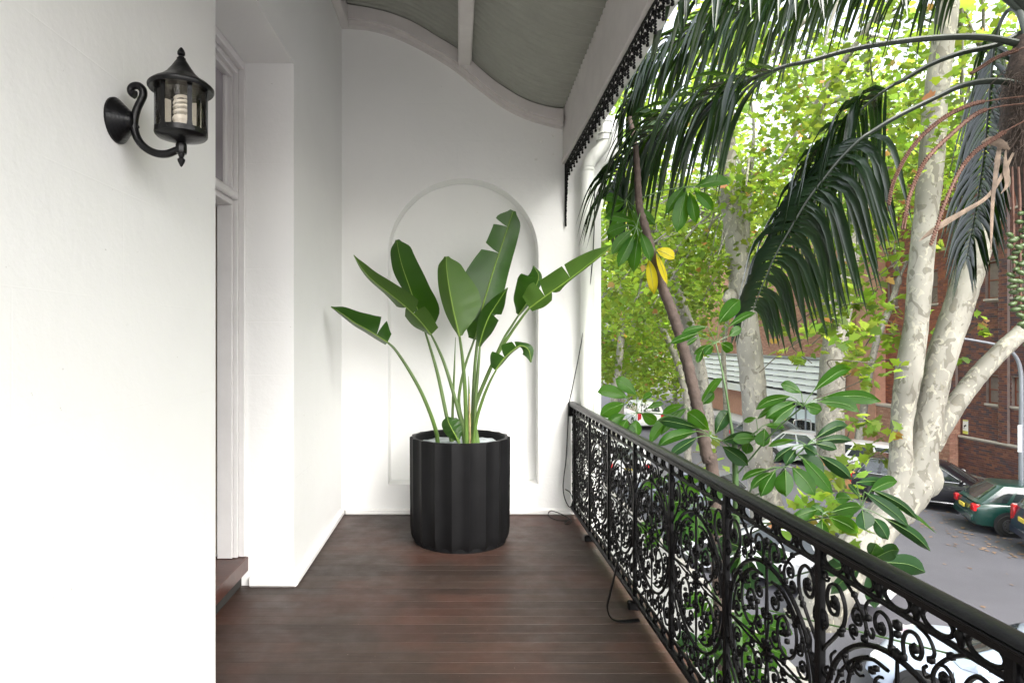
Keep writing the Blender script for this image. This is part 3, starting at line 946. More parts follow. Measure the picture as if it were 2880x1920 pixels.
# ================================================================== WALL LANTERN
LY = 1.803
ln = thing('wall_lantern', 'black lantern on a scrolled arm fixed to the white house wall', 'wall lantern', (WX, LY, 2.15))
M['lamp_metal'] = simple('black_lantern_metal', (0.0045, 0.0045, 0.005), 0.28, var=0.3, bump=0.12, bscale=60, spec=0.25)
def lz(x, y): return Vector(((270 + x / 4.126 - CX) / FPX * LY, LY, EYE - (100 + y / 4.126 - CY) / FPX * LY))
DZ = 2.153
pf = [(0.066, 0.0), (0.066, 0.006)]
for k in range(5):
    pf += [(0.064 - 0.0075 * k, 0.008 + 0.0075 * k), (0.060 - 0.0075 * k, 0.011 + 0.0075 * k), (0.059 - 0.0075 * k, 0.013 + 0.0075 * k)]
pf += [(0.026, 0.050), (0.018, 0.056), (0.0, 0.058)]
mb = MB(); mb.lathe(pf, 40, (WX + 0.0005, LY, DZ), 'x'); mb.build('backplate', M['lamp_metal'], ln, True, 35)
arm = [(455, 690), (412, 668), (400, 625), (432, 588), (490, 585), (538, 625), (548, 690), (520, 760), (478, 850), (447, 960), (442, 1060), (470, 1170), (530, 1265), (620, 1335), (720, 1372), (820, 1374), (905, 1345), (975, 1310)]
ap = [lz(*q) for q in arm]
mb = MB(); mb.tube(spline(ap, 5), lerp_list([0.0125, 0.010, 0.010, 0.0105, 0.011, 0.0115, 0.0115, 0.0115, 0.0115, 0.012, 0.012, 0.0115, 0.0115, 0.0115, 0.0115, 0.0115, 0.011, 0.010], 86), 10)
mb.build('arm', M['lamp_metal'], ln, True)
c = lz(445, 985); mb = MB(); mb.tube([Vector((WX + 0.045, LY, c.z)), c], [0.018, 0.014], 10); mb.build('boss', M['lamp_metal'], ln, True)
c = lz(484, 1062); mb = MB(); mb.blob((c.x, LY, c.z), 0.0055, 0.0055, 0.0055, 8, 6); mb.build('set_screw', M['lamp_metal'], ln, True)
LX = lz(990, 600).x
def LP(prof, name, n=40, mat='lamp_metal'):
    m_ = MB(); m_.lathe(prof, n, (LX, LY, 0), 'z'); return m_.build(name, M[mat], ln, True, 35)
LP([(0.070, 2.243), (0.088, 2.240), (0.0915, 2.245), (0.0915, 2.251), (0.087, 2.256), (0.080, 2.262), (0.060, 2.274), (0.042, 2.290), (0.028, 2.309), (0.018, 2.325), (0.0125, 2.333), (0.0125, 2.337), (0.0, 2.338)], 'lid')
LP([(0.0, 2.337), (0.008, 2.339), (0.009, 2.341), (0.006, 2.344), (0.0115, 2.349), (0.0115, 2.354), (0.008, 2.362), (0.003, 2.369), (0.0, 2.370)], 'finial', 8)
LP([(0.0, 2.084), (0.014, 2.088), (0.045, 2.098), (0.068, 2.104), (0.0725, 2.109), (0.0725, 2.124), (0.0705, 2.124), (0.0705, 2.112), (0.0, 2.110)], 'tray')
LP([(0.0, 2.056), (0.015, 2.056), (0.0165, 2.060), (0.0165, 2.080), (0.0145, 2.086), (0.0, 2.087)], 'socket', 8)
LP([(0.0, 2.016), (0.004, 2.020), (0.0105, 2.033), (0.0115, 2.038), (0.006, 2.044), (0.009, 2.050), (0.010, 2.056), (0.0, 2.0565)], 'drop_finial', 8)
M['lamp_glass'] = clear_glass('lantern_glass', (0.86, 0.82, 0.76), 0.10)
gl = MB()
for i in range(40):
    a0, a1 = 2 * PI * i / 40, 2 * PI * (i + 1) / 40
    gl.add([(LX + 0.0685 * math.cos(a), LY + 0.0685 * math.sin(a), z) for a, z in ((a0, 2.118), (a1, 2.118), (a1, 2.248), (a0, 2.248))], [(0, 1, 2, 3)])
gl.build('glass_cylinder', M['lamp_glass'], ln, True, 60)
for k in range(6):
    a = 2 * PI * k / 6 + R(252)
    mb = MB()
    vs_ = []
    hw_ = 0.0065
    for z, wd in ((2.112, 0.016), (2.124, 0.008), (2.135, 0.0062), (2.238, 0.0062), (2.248, 0.010)):
        for da in (-wd, wd):
            for r_ in (0.0700, 0.0735):
                th = a + da / 0.0715
                vs_.append((LX + r_ * math.cos(th), LY + r_ * math.sin(th), z))
    fs_ = []
    for j in range(4):
        b0 = j * 4
        for (p_, q_) in ((0, 1), (1, 3), (3, 2), (2, 0)):
            fs_.append((b0 + p_, b0 + q_, b0 + 4 + q_, b0 + 4 + p_))
    mb.add(vs_, fs_); mb.build('bar', M['lamp_metal'], ln)
# spiral bulb
M['bulb'] = simple('white_bulb', (0.85, 0.84, 0.80), 0.3, var=0.02)
hel = []
for i in range(130):
    t = i / 129
    a = 2 * PI * 4.2 * t
    r_ = 0.0185 * (1 - 0.25 * max(0, t - 0.75) * 4)
    hel.append((LX + r_ * math.cos(a), LY + r_ * math.sin(a), 2.168 + 0.058 * t))
mb = MB(); mb.tube(hel, 0.0048, 7)
mb.lathe([(0.0, 2.108), (0.0195, 2.108), (0.0215, 2.118), (0.0215, 2.150), (0.0245, 2.153), (0.0245, 2.158), (0.021, 2.166), (0.0, 2.167)], 24, (LX, LY, 0), 'z')
mb.build('bulb', M['bulb'], ln, True, 50)
# ================================================================== STREET
def asphalt(name, base=(0.088, 0.087, 0.102)):
    m, nt, b, L, N = nodes_of(name)
    v = coords(nt)
    n1 = noise(nt, 0.35, 5, 0.6, v)
    n2 = noise(nt, 60, 3, 0.7, v)
    r1 = ramp(nt, [(0.3, tuple(c * 0.82 for c in base)), (0.7, tuple(c * 1.15 for c in base))])
    L.new(n1.outputs['Fac'], r1.inputs['Fac'])
    r2 = ramp(nt, [(0.3, (0.75, 0.75, 0.75)), (0.7, (1.25, 1.25, 1.25))])
    L.new(n2.outputs['Fac'], r2.inputs['Fac'])
    mx = N.new('ShaderNodeMix'); mx.data_type = 'RGBA'; mx.blend_type = 'MULTIPLY'; mx.inputs[0].default_value = 1
    L.new(r1.outputs['Color'], mx.inputs[6]); L.new(r2.outputs['Color'], mx.inputs[7])
    L.new(mx.outputs[2], b.inputs['Base Color'])
    b.inputs['Roughness'].default_value = 0.75
    bp = N.new('ShaderNodeBump'); bp.inputs['Strength'].default_value = 0.4; bp.inputs['Distance'].default_value = 0.01
    L.new(n2.outputs['Fac'], bp.inputs['Height']); L.new(bp.outputs['Normal'], b.inputs['Normal'])
    return m
M['asphalt'] = asphalt('asphalt')
M['footpath'] = asphalt('worn_footpath', (0.14, 0.135, 0.13))
M['bounce_path'] = asphalt('pale_bounce_paving', (0.24, 0.235, 0.225))  # pale tone chosen to bounce light onto upper walls and roof
M['kerbstone'] = simple('sandstone_kerb', (0.30, 0.28, 0.25), 0.8, var=0.25, scale=5, bump=0.4, bscale=30)
M['soil'] = simple('garden_soil', (0.07, 0.055, 0.035), 0.95, var=0.5, scale=7, bump=0.8, bscale=20)
def plane(name, x0, x1, y0, y1, z, mat):
    s = MB(); s.add([(x0, y0, z), (x1, y0, z), (x1, y1, z), (x0, y1, z)], [(0, 1, 2, 3)])
    return s.build(name, mat, None, kind='structure')
KN, KF = 5.6, 19.1      # near and far kerb lines
plane('ground', -260, 300, -120, 420, ZG - 0.02, M['footpath'])
plane('road', KN, KF, -40, 190, ZG, M['asphalt'])
for nm, x0, x1 in (('near_footpath', 3.3, KN - 0.15), ('far_footpath', KF + 0.15, 60)):
    s = MB(); s.box(x0, x1, -40, 190, ZG - 0.015, ZG + 0.12); s.build(nm, M['bounce_path' if nm == 'near_footpath' else 'footpath'], None, kind='structure')
for nm, x0 in (('near_kerb', KN - 0.15), ('far_kerb', KF)):
    kb = bpy.data.objects.new(nm, None); link(kb); kb['kind'] = 'structure'
    kb.location = (x0, 10, ZG)
    s = MB(); s.cbox(0, 0.15, 0, 1.19, -0.02, 0.132, 0.015); km = s.mesh('kerb_stone', M['kerbstone'])
    for i in range(34):
        o = bpy.data.objects.new('kerb_stone', km); link(o); o.location = (x0, 2 + i * 1.2, ZG)
        o.parent = kb; o.matrix_parent_inverse = Matrix.Translation(-Vector(kb.location))
plane('front_bounce_paving', 1.0, 3.3, -10, 60, ZG + 0.08, M['bounce_path'])  # pale paving added over the garden ground to bounce light upward

# dry leaves fallen along the far side of the road
def flat_leaves(name, spots, mat, size=(0.05, 0.11)):
    vs_, fs_ = [], []
    for (x, y, z) in spots:
        s_ = random.uniform(*size); a = random.uniform(0, 2 * PI); tilt = random.uniform(-0.4, 0.4)
        b = len(vs_)
        for k in range(7):
            th = a + 2 * PI * k / 7; r_ = s_ * (0.6 if k % 2 else 1) * 0.6
            vs_.append((x + r_ * math.cos(th), y + r_ * math.sin(th), z + 0.012 + r_ * math.cos(th) * tilt * 0.4 + random.uniform(0, .01)))
        fs_.append(tuple(range(b, b + 7)))
    me = bpy.data.meshes.new(name); me.from_pydata(vs_, [], fs_); me.materials.append(mat)
    o = bpy.data.objects.new(name, me); link(o); return o
M['dry'] = simple('dry_fallen_leaf', (0.21, 0.135, 0.085), 0.8, var=0.5, scale=1.5)
sp = []
for i in range(900):
    yy = random.uniform(9, 34)
    sp.append((13.9 + abs(random.gauss(0, 1.2)) if random.random() < 0.7 else random.uniform(12.5, 18), yy, ZG + 0.002))
for i in range(900): sp.append((random.uniform(20.0, 20.95), random.uniform(14, 34), ZG + 0.122))
for i in range(160): sp.append((random.uniform(5.7, 18), random.uniform(6, 34), ZG + 0.002))
tag(flat_leaves('fallen_leaves', sp, M['dry']), 'dry brown leaves scattered on the road and footpath', 'leaves', kind='stuff')

# ------------------------------------------------------------------ buildings
def brick_mat(name):
    m, nt, b, L, N = nodes_of(name)
    at = N.new('ShaderNodeAttribute'); at.attribute_name = 'tint'
    oi = N.new('ShaderNodeObjectInfo')
    v = coords(nt, 'Object'); n = noise(nt, 24, 4, 0.6, v)
    r = ramp(nt, [(0.3, (0.75, 0.75, 0.75)), (0.7, (1.2, 1.2, 1.2))]); L.new(n.outputs['Fac'], r.inputs['Fac'])
    mx = N.new('ShaderNodeMix'); mx.data_type = 'RGBA'; mx.blend_type = 'MULTIPLY'; mx.inputs[0].default_value = 1
    L.new(at.outputs['Color'], mx.inputs[6]); L.new(r.outputs['Color'], mx.inputs[7])
    L.new(mx.outputs[2], b.inputs['Base Color'])
    b.inputs['Roughness'].default_value = 0.82
    return m
M['brick'] = brick_mat('brick')
M['mortar'] = simple('brick_mortar', (0.20, 0.155, 0.14), 0.9, var=0.2, scale=3)
M['stone'] = simple('pale_stone', (0.42, 0.37, 0.33), 0.8, var=0.15, bump=0.2)
M['timber_red'] = simple('red_brown_window_timber', (0.20, 0.055, 0.03), 0.5, var=0.2)
M['pane'] = glass_mat('window_pane', (0.10, 0.12, 0.12), 0.08)
M['white_metal'] = simple('white_powder_coat', (0.72, 0.73, 0.75), 0.35, var=0.04)
M['grey_metal'] = simple('grey_metal', (0.30, 0.32, 0.36), 0.4, 0.4, var=0.08)

PAL_DARK = [(0.145, 0.060, 0.048), (0.120, 0.050, 0.045), (0.165, 0.066, 0.048), (0.105, 0.052, 0.055), (0.075, 0.048, 0.058), (0.19, 0.078, 0.052)]
PAL_RED = [(0.26, 0.085, 0.050), (0.23, 0.075, 0.05), (0.30, 0.10, 0.055), (0.20, 0.07, 0.05), (0.16, 0.06, 0.05)]
PAL_PINK = [(0.36, 0.18, 0.125), (0.40, 0.21, 0.15), (0.33, 0.16, 0.115), (0.43, 0.24, 0.17)]

def brick_field(name, org, du, nrm, u0, u1, z0, z1, holes, parent, palette, seed, singles=0, near=None, bw=0.24, bh=0.086):
    """bricks proud of a mortar face: org + du*u, up z.  The 'singles' nearest ones are parts, the rest one joined part."""
    rr = random.Random(seed)
    org = Vector(org); du = Vector(du).normalized(); nrm = Vector(nrm).normalized()
    rows = int((z1 - z0) / bh)
    bricks = []
    for r_ in range(rows):
        z = z0 + r_ * bh
        off = 0 if r_ % 2 == 0 else bw / 2
        u = u0 - off
        while u < u1 - 0.02:
            a, b = max(u, u0), min(u + bw - 0.011, u1)
            u += bw
            if b - a < 0.03: continue
            ok = True
            for (h0, h1, g0, g1) in holes:
                if b > h0 and a < h1 and z + bh - 0.011 > g0 and z < g1:
                    # trim to the hole edge
                    if a < h0 - 0.03: b = min(b, h0)
                    elif b > h1 + 0.03: a = max(a, h1)
                    else: ok = False
            if ok and b - a > 0.03: bricks.append((a, b, z, z + bh - 0.011))
    if singles and near is not None:
        bricks.sort(key=lambda q_: abs(q_[0] - near[0]) + abs(q_[2] - near[1]) * 1.0)
    vs_, fs_, cols = [], [], []
    def geo(a, b, g, h, pr):
        p = [org + du * u_ + nrm * d_ + Vector((0, 0, z_)) for d_ in (0.0, pr) for (u_, z_) in ((a, g), (b, g), (b, h), (a, h))]
        return p, [(4, 5, 6, 7), (0, 1, 5, 4), (1, 2, 6, 5), (2, 3, 7, 6), (3, 0, 4, 7)]
    shared = {}
    for i, (a, b, g, h) in enumerate(bricks):
        col = rr.choice(palette); k_ = rr.uniform(0.85, 1.15); col = tuple(c * k_ for c in col)
        pr = rr.uniform(0.008, 0.014)
        if i < singles:
            key = (round(b - a, 3), palette.index(rr.choice(palette)))
            if key not in shared:
                p, f = geo(-(b - a) / 2, (b - a) / 2, 0, h - g, 0.012)
                p = [q_ - org for q_ in p]
                me = bpy.data.meshes.new('brick'); me.from_pydata([tuple(q_) for q_ in p], [], f); me.materials.append(M['brick'])
                ca = me.color_attributes.new('tint', 'FLOAT_COLOR', 'POINT')
                cc = palette[key[1]]
                ca.data.foreach_set('color', list((*cc, 1)) * len(p))
                shared[key] = me
            o = bpy.data.objects.new('brick', shared[key]); link(o)
            o.location = org + du * ((a + b) / 2) + Vector((0, 0, g)) + nrm * (pr - 0.012)
            adopt(o, parent)
        else:
            p, f = geo(a, b, g, h, pr); n0 = len(vs_)
            vs_ += [tuple(q_) for q_ in p]; fs_ += [tuple(j + n0 for j in q_) for q_ in f]; cols += list((*col, 1)) * 8
    me = bpy.data.meshes.new(name); me.from_pydata(vs_, [], fs_); me.materials.append(M['brick'])
    ca = me.color_attributes.new('tint', 'FLOAT_COLOR', 'POINT'); ca.data.foreach_set('color', cols)
    o = bpy.data.objects.new('brickwork', me); link(o); adopt(o, parent); o['kind'] = 'stuff'
    return o

def sash_window(parent, X, yc, zb, w, h, rec=0.12):
    """timber double-hung sash in a facade facing -X; returns the hole"""
    x = X + rec
    s = MB()
    fw = 0.055
    s.cbox(x, x + 0.06, yc - w / 2, yc + w / 2, zb, zb + fw, 0.006)
    s.cbox(x, x + 0.06, yc - w / 2, yc + w / 2, zb + h - fw, zb + h, 0.006)
    for sg in (-1, 1):
        ya = yc + sg * (w / 2 - fw / 2)
        s.cbox(x, x + 0.06, ya - fw / 2, ya + fw / 2, zb + fw, zb + h - fw, 0.006)
    s.cbox(x - 0.012, x + 0.04, yc - w / 2 + fw, yc + w / 2 - fw, zb + h * 0.5 - 0.022, zb + h * 0.5 + 0.022, 0.005)
    wf = s.build('window', M['timber_red'], parent)
    for g0, g1 in ((zb + fw, zb + h * 0.5 - 0.022), (zb + h * 0.5 + 0.022, zb + h - fw)):
        p = MB(); p.box(x + 0.022, x + 0.028, yc - w / 2 + fw, yc + w / 2 - fw, g0, g1); p.build('pane', M['pane'], wf)
    sl = MB(); sl.cbox(X - 0.055, X + 0.14, yc - w / 2 - 0.05, yc + w / 2 + 0.05, zb - 0.085, zb - 0.003, 0.008); sl.build('sill', M['stone'], wf)
    return (yc - w / 2, yc + w / 2, zb - 0.085, zb + h)

BX = 21.0
bb = thing('brick_building', 'dark red brick building with timber sash windows across the road', 'building', (BX + 4, 26, ZG))
holes = []
wins = []
for yc in (12.6, 15.0, 17.4, 22.78, 23.9, 27.0):
    wins.append((yc, -0.93, 0.62, 1.10)); 
for yc in (12.6, 15.0, 17.4, 22.78, 23.9, 27.0, 29.4):
    wins.append((yc, 3.2, 0.70, 1.45)); wins.append((yc, 6.6, 0.70, 1.45))
for (yc, zb, w, h) in wins: holes.append(sash_window(bb, BX, yc, zb, w, h))
# hollow facade: mortar sheet with openings, made as strips
def strips(X, y0, y1, z0, z1, holes, parent, mat, depth=0.13):
    s = MB()
    ys = sorted(set([y0, y1] + [h for q_ in holes for h in q_[:2]])); zs = sorted(set([z0, z1] + [h for q_ in holes for h in q_[2:]]))
    for a, b in zip(ys[:-1], ys[1:]):
        for c, d in zip(zs[:-1], zs[1:]):
            if any(a >= h[0] - 1e-6 and b <= h[1] + 1e-6 and c >= h[2] - 1e-6 and d <= h[3] + 1e-6 for h in holes): continue
            s.add([(X, a, c), (X, b, c), (X, b, d), (X, a, d)], [(0, 1, 2, 3)])
    for (a, b, c, d) in holes:
        s.add([(X, a, c), (X + depth, a, c), (X + depth, b, c), (X, b, c), (X, a, d), (X + depth, a, d), (X + depth, b, d), (X, b, d)], [(0, 1, 2, 3), (4, 5, 6, 7), (0, 1, 5, 4), (3, 2, 6, 7)])
        s.add([(X + depth, a, c), (X + depth, b, c), (X + depth, b, d), (X + depth, a, d)], [(0, 1, 2, 3)])
    return s.build('wall', mat, parent)
ZT = 10.2
strips(BX, -3, 31.2, ZG, ZT, holes, bb, M['mortar'])  # unseen near end carried along to block low sky light
s = MB(); s.box(BX + 0.2, BX + 12, -3, 31.2, ZG, ZT); s.build('block', M['mortar'], bb)
brick_field('brickwork', (BX, 0, 0), (0, 1, 0), (-1, 0, 0), 11.0, 26.0, -2.36, 9.6, holes, bb, PAL_DARK, 5, 300, (24.2, -1.3))
brick_field('brickwork', (BX, 0, 0), (0, 1, 0), (-1, 0, 0), 26.0, 31.2, -2.36, 9.6, holes, bb, PAL_RED, 6)
# plinth that stands forward, with a string course on top
s = MB(); s.box(BX - 0.10, BX + 0.1, -3, 25.4, ZG, -2.46); s.build('plinth', M['mortar'], bb)
brick_field('plinth_bricks', (BX - 0.10, 0, 0), (0, 1, 0), (-1, 0, 0), 14.0, 25.4, ZG + 0.12, -2.46, [], bb, PAL_DARK, 7)
s = MB(); s.cbox(BX - 0.16, BX, -3, 25.4, -2.455, -2.375, 0.012); s.build('string_course', M['stone'], bb)
# lower wing wall standing forward; paler brick colour stands in for sky light
s = MB(); s.box(BX - 0.45, BX + 0.02, 25.45, 31.2, ZG, -1.62); s.build('wing_wall', M['mortar'], bb)
brick_field('wing_bricks', (BX - 0.45, 0, 0), (0, 1, 0), (-1, 0, 0), 25.45, 31.2, ZG + 0.12, -1.62, [], bb, PAL_PINK, 8)
brick_field('wing_end_bricks', (BX - 0.45, 25.45, 0), (1, 0, 0), (0, -1, 0), 0.0, 0.45, ZG + 0.12, -1.62, [], bb, PAL_PINK, 9)
s = MB(); s.cbox(BX - 0.50, BX, 25.41, 31.2, -1.615, -1.50, 0.012); s.build('coping', M['stone'], bb)
# piers between the windows
for yc in (13.8, 16.2, 21.0, 23.34, 25.75):
    s = MB(); s.box(BX - 0.12, BX - 0.001, yc - 0.19, yc + 0.19, -2.37, 9.6); s.build('pier', M['mortar'], bb)
    brick_field('pier_bricks', (BX - 0.12, 0, 0), (0, 1, 0), (-1, 0, 0), yc - 0.19, yc + 0.19, -2.36, 9.6, [], bb, PAL_DARK, int(yc * 10), bw=0.24)
s = MB(); s.cbox(BX - 0.25, BX + 12, -3, 31.3, ZT, ZT + 0.35, 0.03); s.build('parapet', M['stone'], bb)
# white framed stair window strip near the far end of the building
for k in range(5):
    zb = -3.2 + k * 1.55
    s = MB()
    s.cbox(BX - 0.075, BX - 0.016, 30.2, 30.95, zb, zb + 0.09, 0.005); s.cbox(BX - 0.075, BX - 0.016, 30.2, 30.95, zb + 1.3, zb + 1.39, 0.005)
    s.cbox(BX - 0.075, BX - 0.016, 30.2, 30.27, zb + 0.09, zb + 1.3, 0.005); s.cbox(BX - 0.075, BX - 0.016, 30.88, 30.95, zb + 0.09, zb + 1.3, 0.005)
    wfr = s.build('stair_window', M['white_metal'], bb)
    s = MB(); s.box(BX - 0.05, BX - 0.018, 30.27, 30.88, zb + 0.09, zb + 1.3); s.build('pane', M['pane'], wfr)

# warning sign on the building
sg = P(2717, 1203, 0)  # placeholder direction
ys_ = BX * FPX / (2717 - CX)
sn = thing('camera_sign', 'small white and yellow security camera sign on the brick wall', 'sign', (BX - 0.02, ys_, -2.1))
s = MB(); s.cbox(BX - 0.030, BX - 0.016, ys_ - 0.13, ys_ + 0.13, -2.30, -1.72, 0.003); s.build('plate', simple('white_sign', (0.8, 0.8, 0.78), 0.4, var=0.02), sn)
M['sign_yellow'] = simple('sign_yellow', (0.62, 0.62, 0.12), 0.5, var=0.05)
s = MB(); s.box(BX - 0.034, BX - 0.0305, ys_ - 0.125, ys_ + 0.125, -2.295, -2.17); s.build('yellow_band', M['sign_yellow'], sn)
s = MB(); s.box(BX - 0.034, BX - 0.0305, ys_ - 0.125, ys_ + 0.125, -1.77, -1.725); s.build('yellow_band', M['sign_yellow'], sn)
s = MB()
s.add([(BX - 0.036, ys_ + a, -1.95 + b) for a, b in ((0.08, -0.02), (-0.04, 0.04), (-0.06, -0.01), (0.06, -0.075))], [(0, 1, 2, 3)])
s.add([(BX - 0.036, ys_ + a, -1.95 + b) for a, b in ((0.05, -0.08), (0.02, -0.06), (0.06, -0.14), (0.085, -0.12))], [(0, 1, 2, 3)])
s.build('camera_pictogram', M['dark'], sn)

# ---- second building with white louvres and glass entrance
B0 = Vector((20.5, 31.4, 0)); B1 = Vector((20.9, 56.0, 0))
bdir = (B1 - B0).normalized(); bn = Vector((-bdir.y, bdir.x, 0))      # faces the street
blen = (B1 - B0).length
b2 = thing('louvred_building', 'pale brick building with white louvres over a glass entrance', 'building', (22, 40, ZG))
def bpt(u, d, z): return B0 + bdir * u + bn * d + Vector((0, 0, z))
def obox(s, u0, u1, d0, d1, z0, z1):
    vs_ = [bpt(u, d, z) for z in (z0, z1) for d in (d0, d1) for u in (u0, u1)]
    return s.add(vs_, [(0, 2, 3, 1), (4, 5, 7, 6), (0, 1, 5, 4), (2, 6, 7, 3), (0, 4, 6, 2), (1, 3, 7, 5)])
M['pink_wall'] = simple('pink_brick_far', (0.42, 0.22, 0.16), 0.85, var=0.12, scale=6, bump=0.2)
s = MB(); obox(s, -1.5, blen, -9, -0.02, ZG, 9.0); s.build('wall', M['pink_wall'], b2)
brick_field('far_brickwork', B0, bdir, bn, 0.0, 16.0, 0.65, 4.6, [], b2, PAL_PINK, 12, bw=0.24)
s = MB(); obox(s, 0.6, 20.0, 0.0, 0.5, 0.50, 0.62); s.build('canopy_edge', M['grey_metal'], b2)
for k in range(5):
    z = 0.44 - k * 0.375
    s = MB()
    vs_ = [bpt(u, d, zz) for u in (0.8, 20.0) for d, zz in ((0.34, z), (0.46, z - 0.30), (0.49, z - 0.30), (0.37, z + 0.02))]
    s.add(vs_, [(0, 1, 2, 3), (7, 6, 5, 4), (0, 4, 5, 1), (1, 5, 6, 2), (2, 6, 7, 3), (3, 7, 4, 0)])
    s.build('louvre', M['white_metal'], b2)
    for u in np.arange(1.5, 20, 1.9):
        s = MB(); obox(s, u, u + 0.5, 0.20, 0.40, z - 0.345, z - 0.305); s.build('louvre_bracket', M['white_metal'], b2)
s = MB(); obox(s, 0.8, 20.0, 0.0, 0.09, -1.5, 0.49); s.build('louvre_gap_shade', M['dark'], b2)  # dark sheet stands in for the shade between the louvres
s = MB(); obox(s, 0.8, 20.0, 0.0, 0.55, -2.02, -1.52); s.build('white_soffit', M['white_metal'], b2)
# entrance
s = MB(); obox(s, 2.0, 12.0, -0.01, 0.02, ZG + 0.15, -2.02); s.build('entrance_back', simple('warm_foyer', (0.38, 0.27, 0.18), 0.7, var=0.25, scale=1.0), b2)
for k in range(6):
    u = 2.3 + k * 1.05
    s = MB(); obox(s, u, u + 0.09, 0.05, 0.13, ZG + 0.17, -2.03); s.build('mullion', M['grey_metal'], b2)
    if k < 5:
        s = MB(); obox(s, u + 0.09, u + 1.05, 0.075, 0.085, ZG + 0.17, -2.04); s.build('glass_door', clear_glass('entrance_glass%d' % k, (0.75, 0.85, 0.9), 0.1), b2)
        s = MB(); obox(s, u + 0.12, u + 1.02, 0.09, 0.094, ZG + 0.85, ZG + 1.5); s.build('frosted_band', simple('frosted_film', (0.62, 0.70, 0.74), 0.5, var=0.03), b2)
s = MB(); obox(s, 6.6, 6.95, 0.10, 0.11, ZG + 0.25, ZG + 0.85); s.build('yellow_board', simple('yellow_board', (0.75, 0.42, 0.03), 0.5), b2)
s = MB(); obox(s, 8.6, 9.4, 0.03, 0.06, -2.55, -2.1); s.build('blue_plate', simple('blue_plate', (0.03, 0.06, 0.30), 0.4), b2)
s = MB(); obox(s, 1.0, 16.0, 0.02, 1.9, ZG, ZG + 0.15); s.build('entrance_platform', simple('pale_concrete', (0.42, 0.41, 0.42), 0.8, var=0.08), b2)
for u in (3.0, 7.6):
    pth = [bpt(u, 0.6, ZG + 0.15), bpt(u, 0.6, ZG + 0.95), bpt(u, 0.75, ZG + 1.1), bpt(u, 1.4, ZG + 1.1), bpt(u, 1.55, ZG + 0.95), bpt(u, 1.55, ZG + 0.15)]
    s = MB(); s.tube(spline(pth, 4), 0.03, 8); tag(s.build('handrail', simple('steel_rail', (0.75, 0.75, 0.76), 0.25, 0.7), None, True), 'steel hoop handrail %s the glass entrance doors' % ('right of' if u < 5 else 'left of'), 'handrail')

# terrace row that closes the street on the left, far behind the trees
M['cream'] = simple('cream_render', (0.62, 0.54, 0.42), 0.8, var=0.08)
for k, (x0, x1, yy, h) in enumerate(((-6, 1.6, 64, 6), (2.5, 10.5, 78, 8.5), (26, 40, 66, 9))):
    t = thing('far_house', ['cream rendered house far down the street behind the downpipe', 'cream house at the far end of the road behind trees', 'cream house beyond the louvred building'][k], 'house', ((x0 + x1) / 2, yy, ZG))
    s = MB(); s.box(x0, x1, yy, yy + 9, ZG, ZG + h); s.build('wall', M['cream'], t)
    s = MB(); s.prism([(x0 - 0.4, ZG + h), (x1 + 0.4, ZG + h), ((x0 + x1) / 2, ZG + h + 2.2)], yy - 0.4, yy + 9.4); s.build('roof', simple('roof_tile%d' % k, (0.25, 0.12, 0.08), 0.8), t)
    for i in range(3):
        for j in range(2):
            xc = x0 + (x1 - x0) * (i + 0.5) / 3; zb = ZG + 1.0 + 3.0 * j
            s = MB(); s.cbox(xc - 0.5, xc + 0.5, yy - 0.06, yy - 0.002, zb, zb + 1.5, 0.01); w_ = s.build('window', M['white_metal'], t)
            s = MB(); s.box(xc - 0.42, xc + 0.42, yy - 0.07, yy - 0.062, zb + 0.08, zb + 1.42); s.build('pane', M['pane'], w_)

# ------------------------------------------------------------------ street lamp pole
pt = thing('street_lamp', 'grey street lamp pole with curved arm at the right edge', 'street lamp', (16.9, 18.3, ZG))
LYd = 18.3
pp = [P(2873, 1480, LYd), P(2873, 1300, LYd), P(2873, 1100, LYd), P(2870, 1040, LYd), P(2858, 1005, LYd), P(2838, 985, LYd), P(2800, 969, LYd), P(2740, 957, LYd), P(2690, 949, LYd)]
pp[0].z = ZG + 0.0
s = MB(); s.tube(spline(pp, 6), lerp_list([0.075, 0.07, 0.06, 0.055, 0.05, 0.045, 0.04, 0.035, 0.03], 49), 12); s.build('pole', M['grey_metal'], pt, True)
s = MB(); c = P(2685, 948, LYd); s.blob((c.x - 0.15, c.y, c.z - 0.02), 0.32, 0.12, 0.06, 10, 6); s.build('lamp_head', M['white_metal'], pt, True)
s = MB(); a = P(2868, 1195, LYd - 0.1); s.box(a.x - 0.06, a.x + 0.06, a.y - 0.01, a.y + 0.01, a.z - 0.8, a.z); s.build('sign_plate', M['white_metal'], pt)
# small grey bollard box by the brick wall
s = MB(); ub = P(2657, 1320, 26.5); s.cbox(20.2, 20.42, ub.y - 0.11, ub.y + 0.11, ZG + 0.12, ZG + 1.15, 0.02)
tag(s.build('utility_box', M['grey_metal']), 'narrow grey utility pillar on the footpath behind the black car', 'utility box')
# ================================================================== CARS
M['tyre'] = simple('tyre_rubber', (0.018, 0.018, 0.018), 0.8, var=0.2)
M['rim'] = simple('steel_wheel', (0.10, 0.10, 0.105), 0.45, 0.5, var=0.15)
M['alloy'] = simple('alloy_wheel', (0.55, 0.55, 0.56), 0.3, 0.8)
M['car_glass'] = glass_mat('car_glass', (0.025, 0.032, 0.034), 0.03)
M['red_lamp'] = simple('red_lamp_lens', (0.55, 0.015, 0.02), 0.2, var=0.1, coat=0.5)
M['clear_lamp'] = simple('clear_lamp_lens', (0.75, 0.75, 0.75), 0.12, var=0.1, coat=0.5)
M['plastic'] = simple('black_car_plastic', (0.02, 0.02, 0.022), 0.6)
M['chrome'] = simple('bright_trim', (0.7, 0.7, 0.72), 0.18, 0.9)
M['plate_y'] = simple('yellow_plate', (0.72, 0.55, 0.08), 0.5, var=0.03)
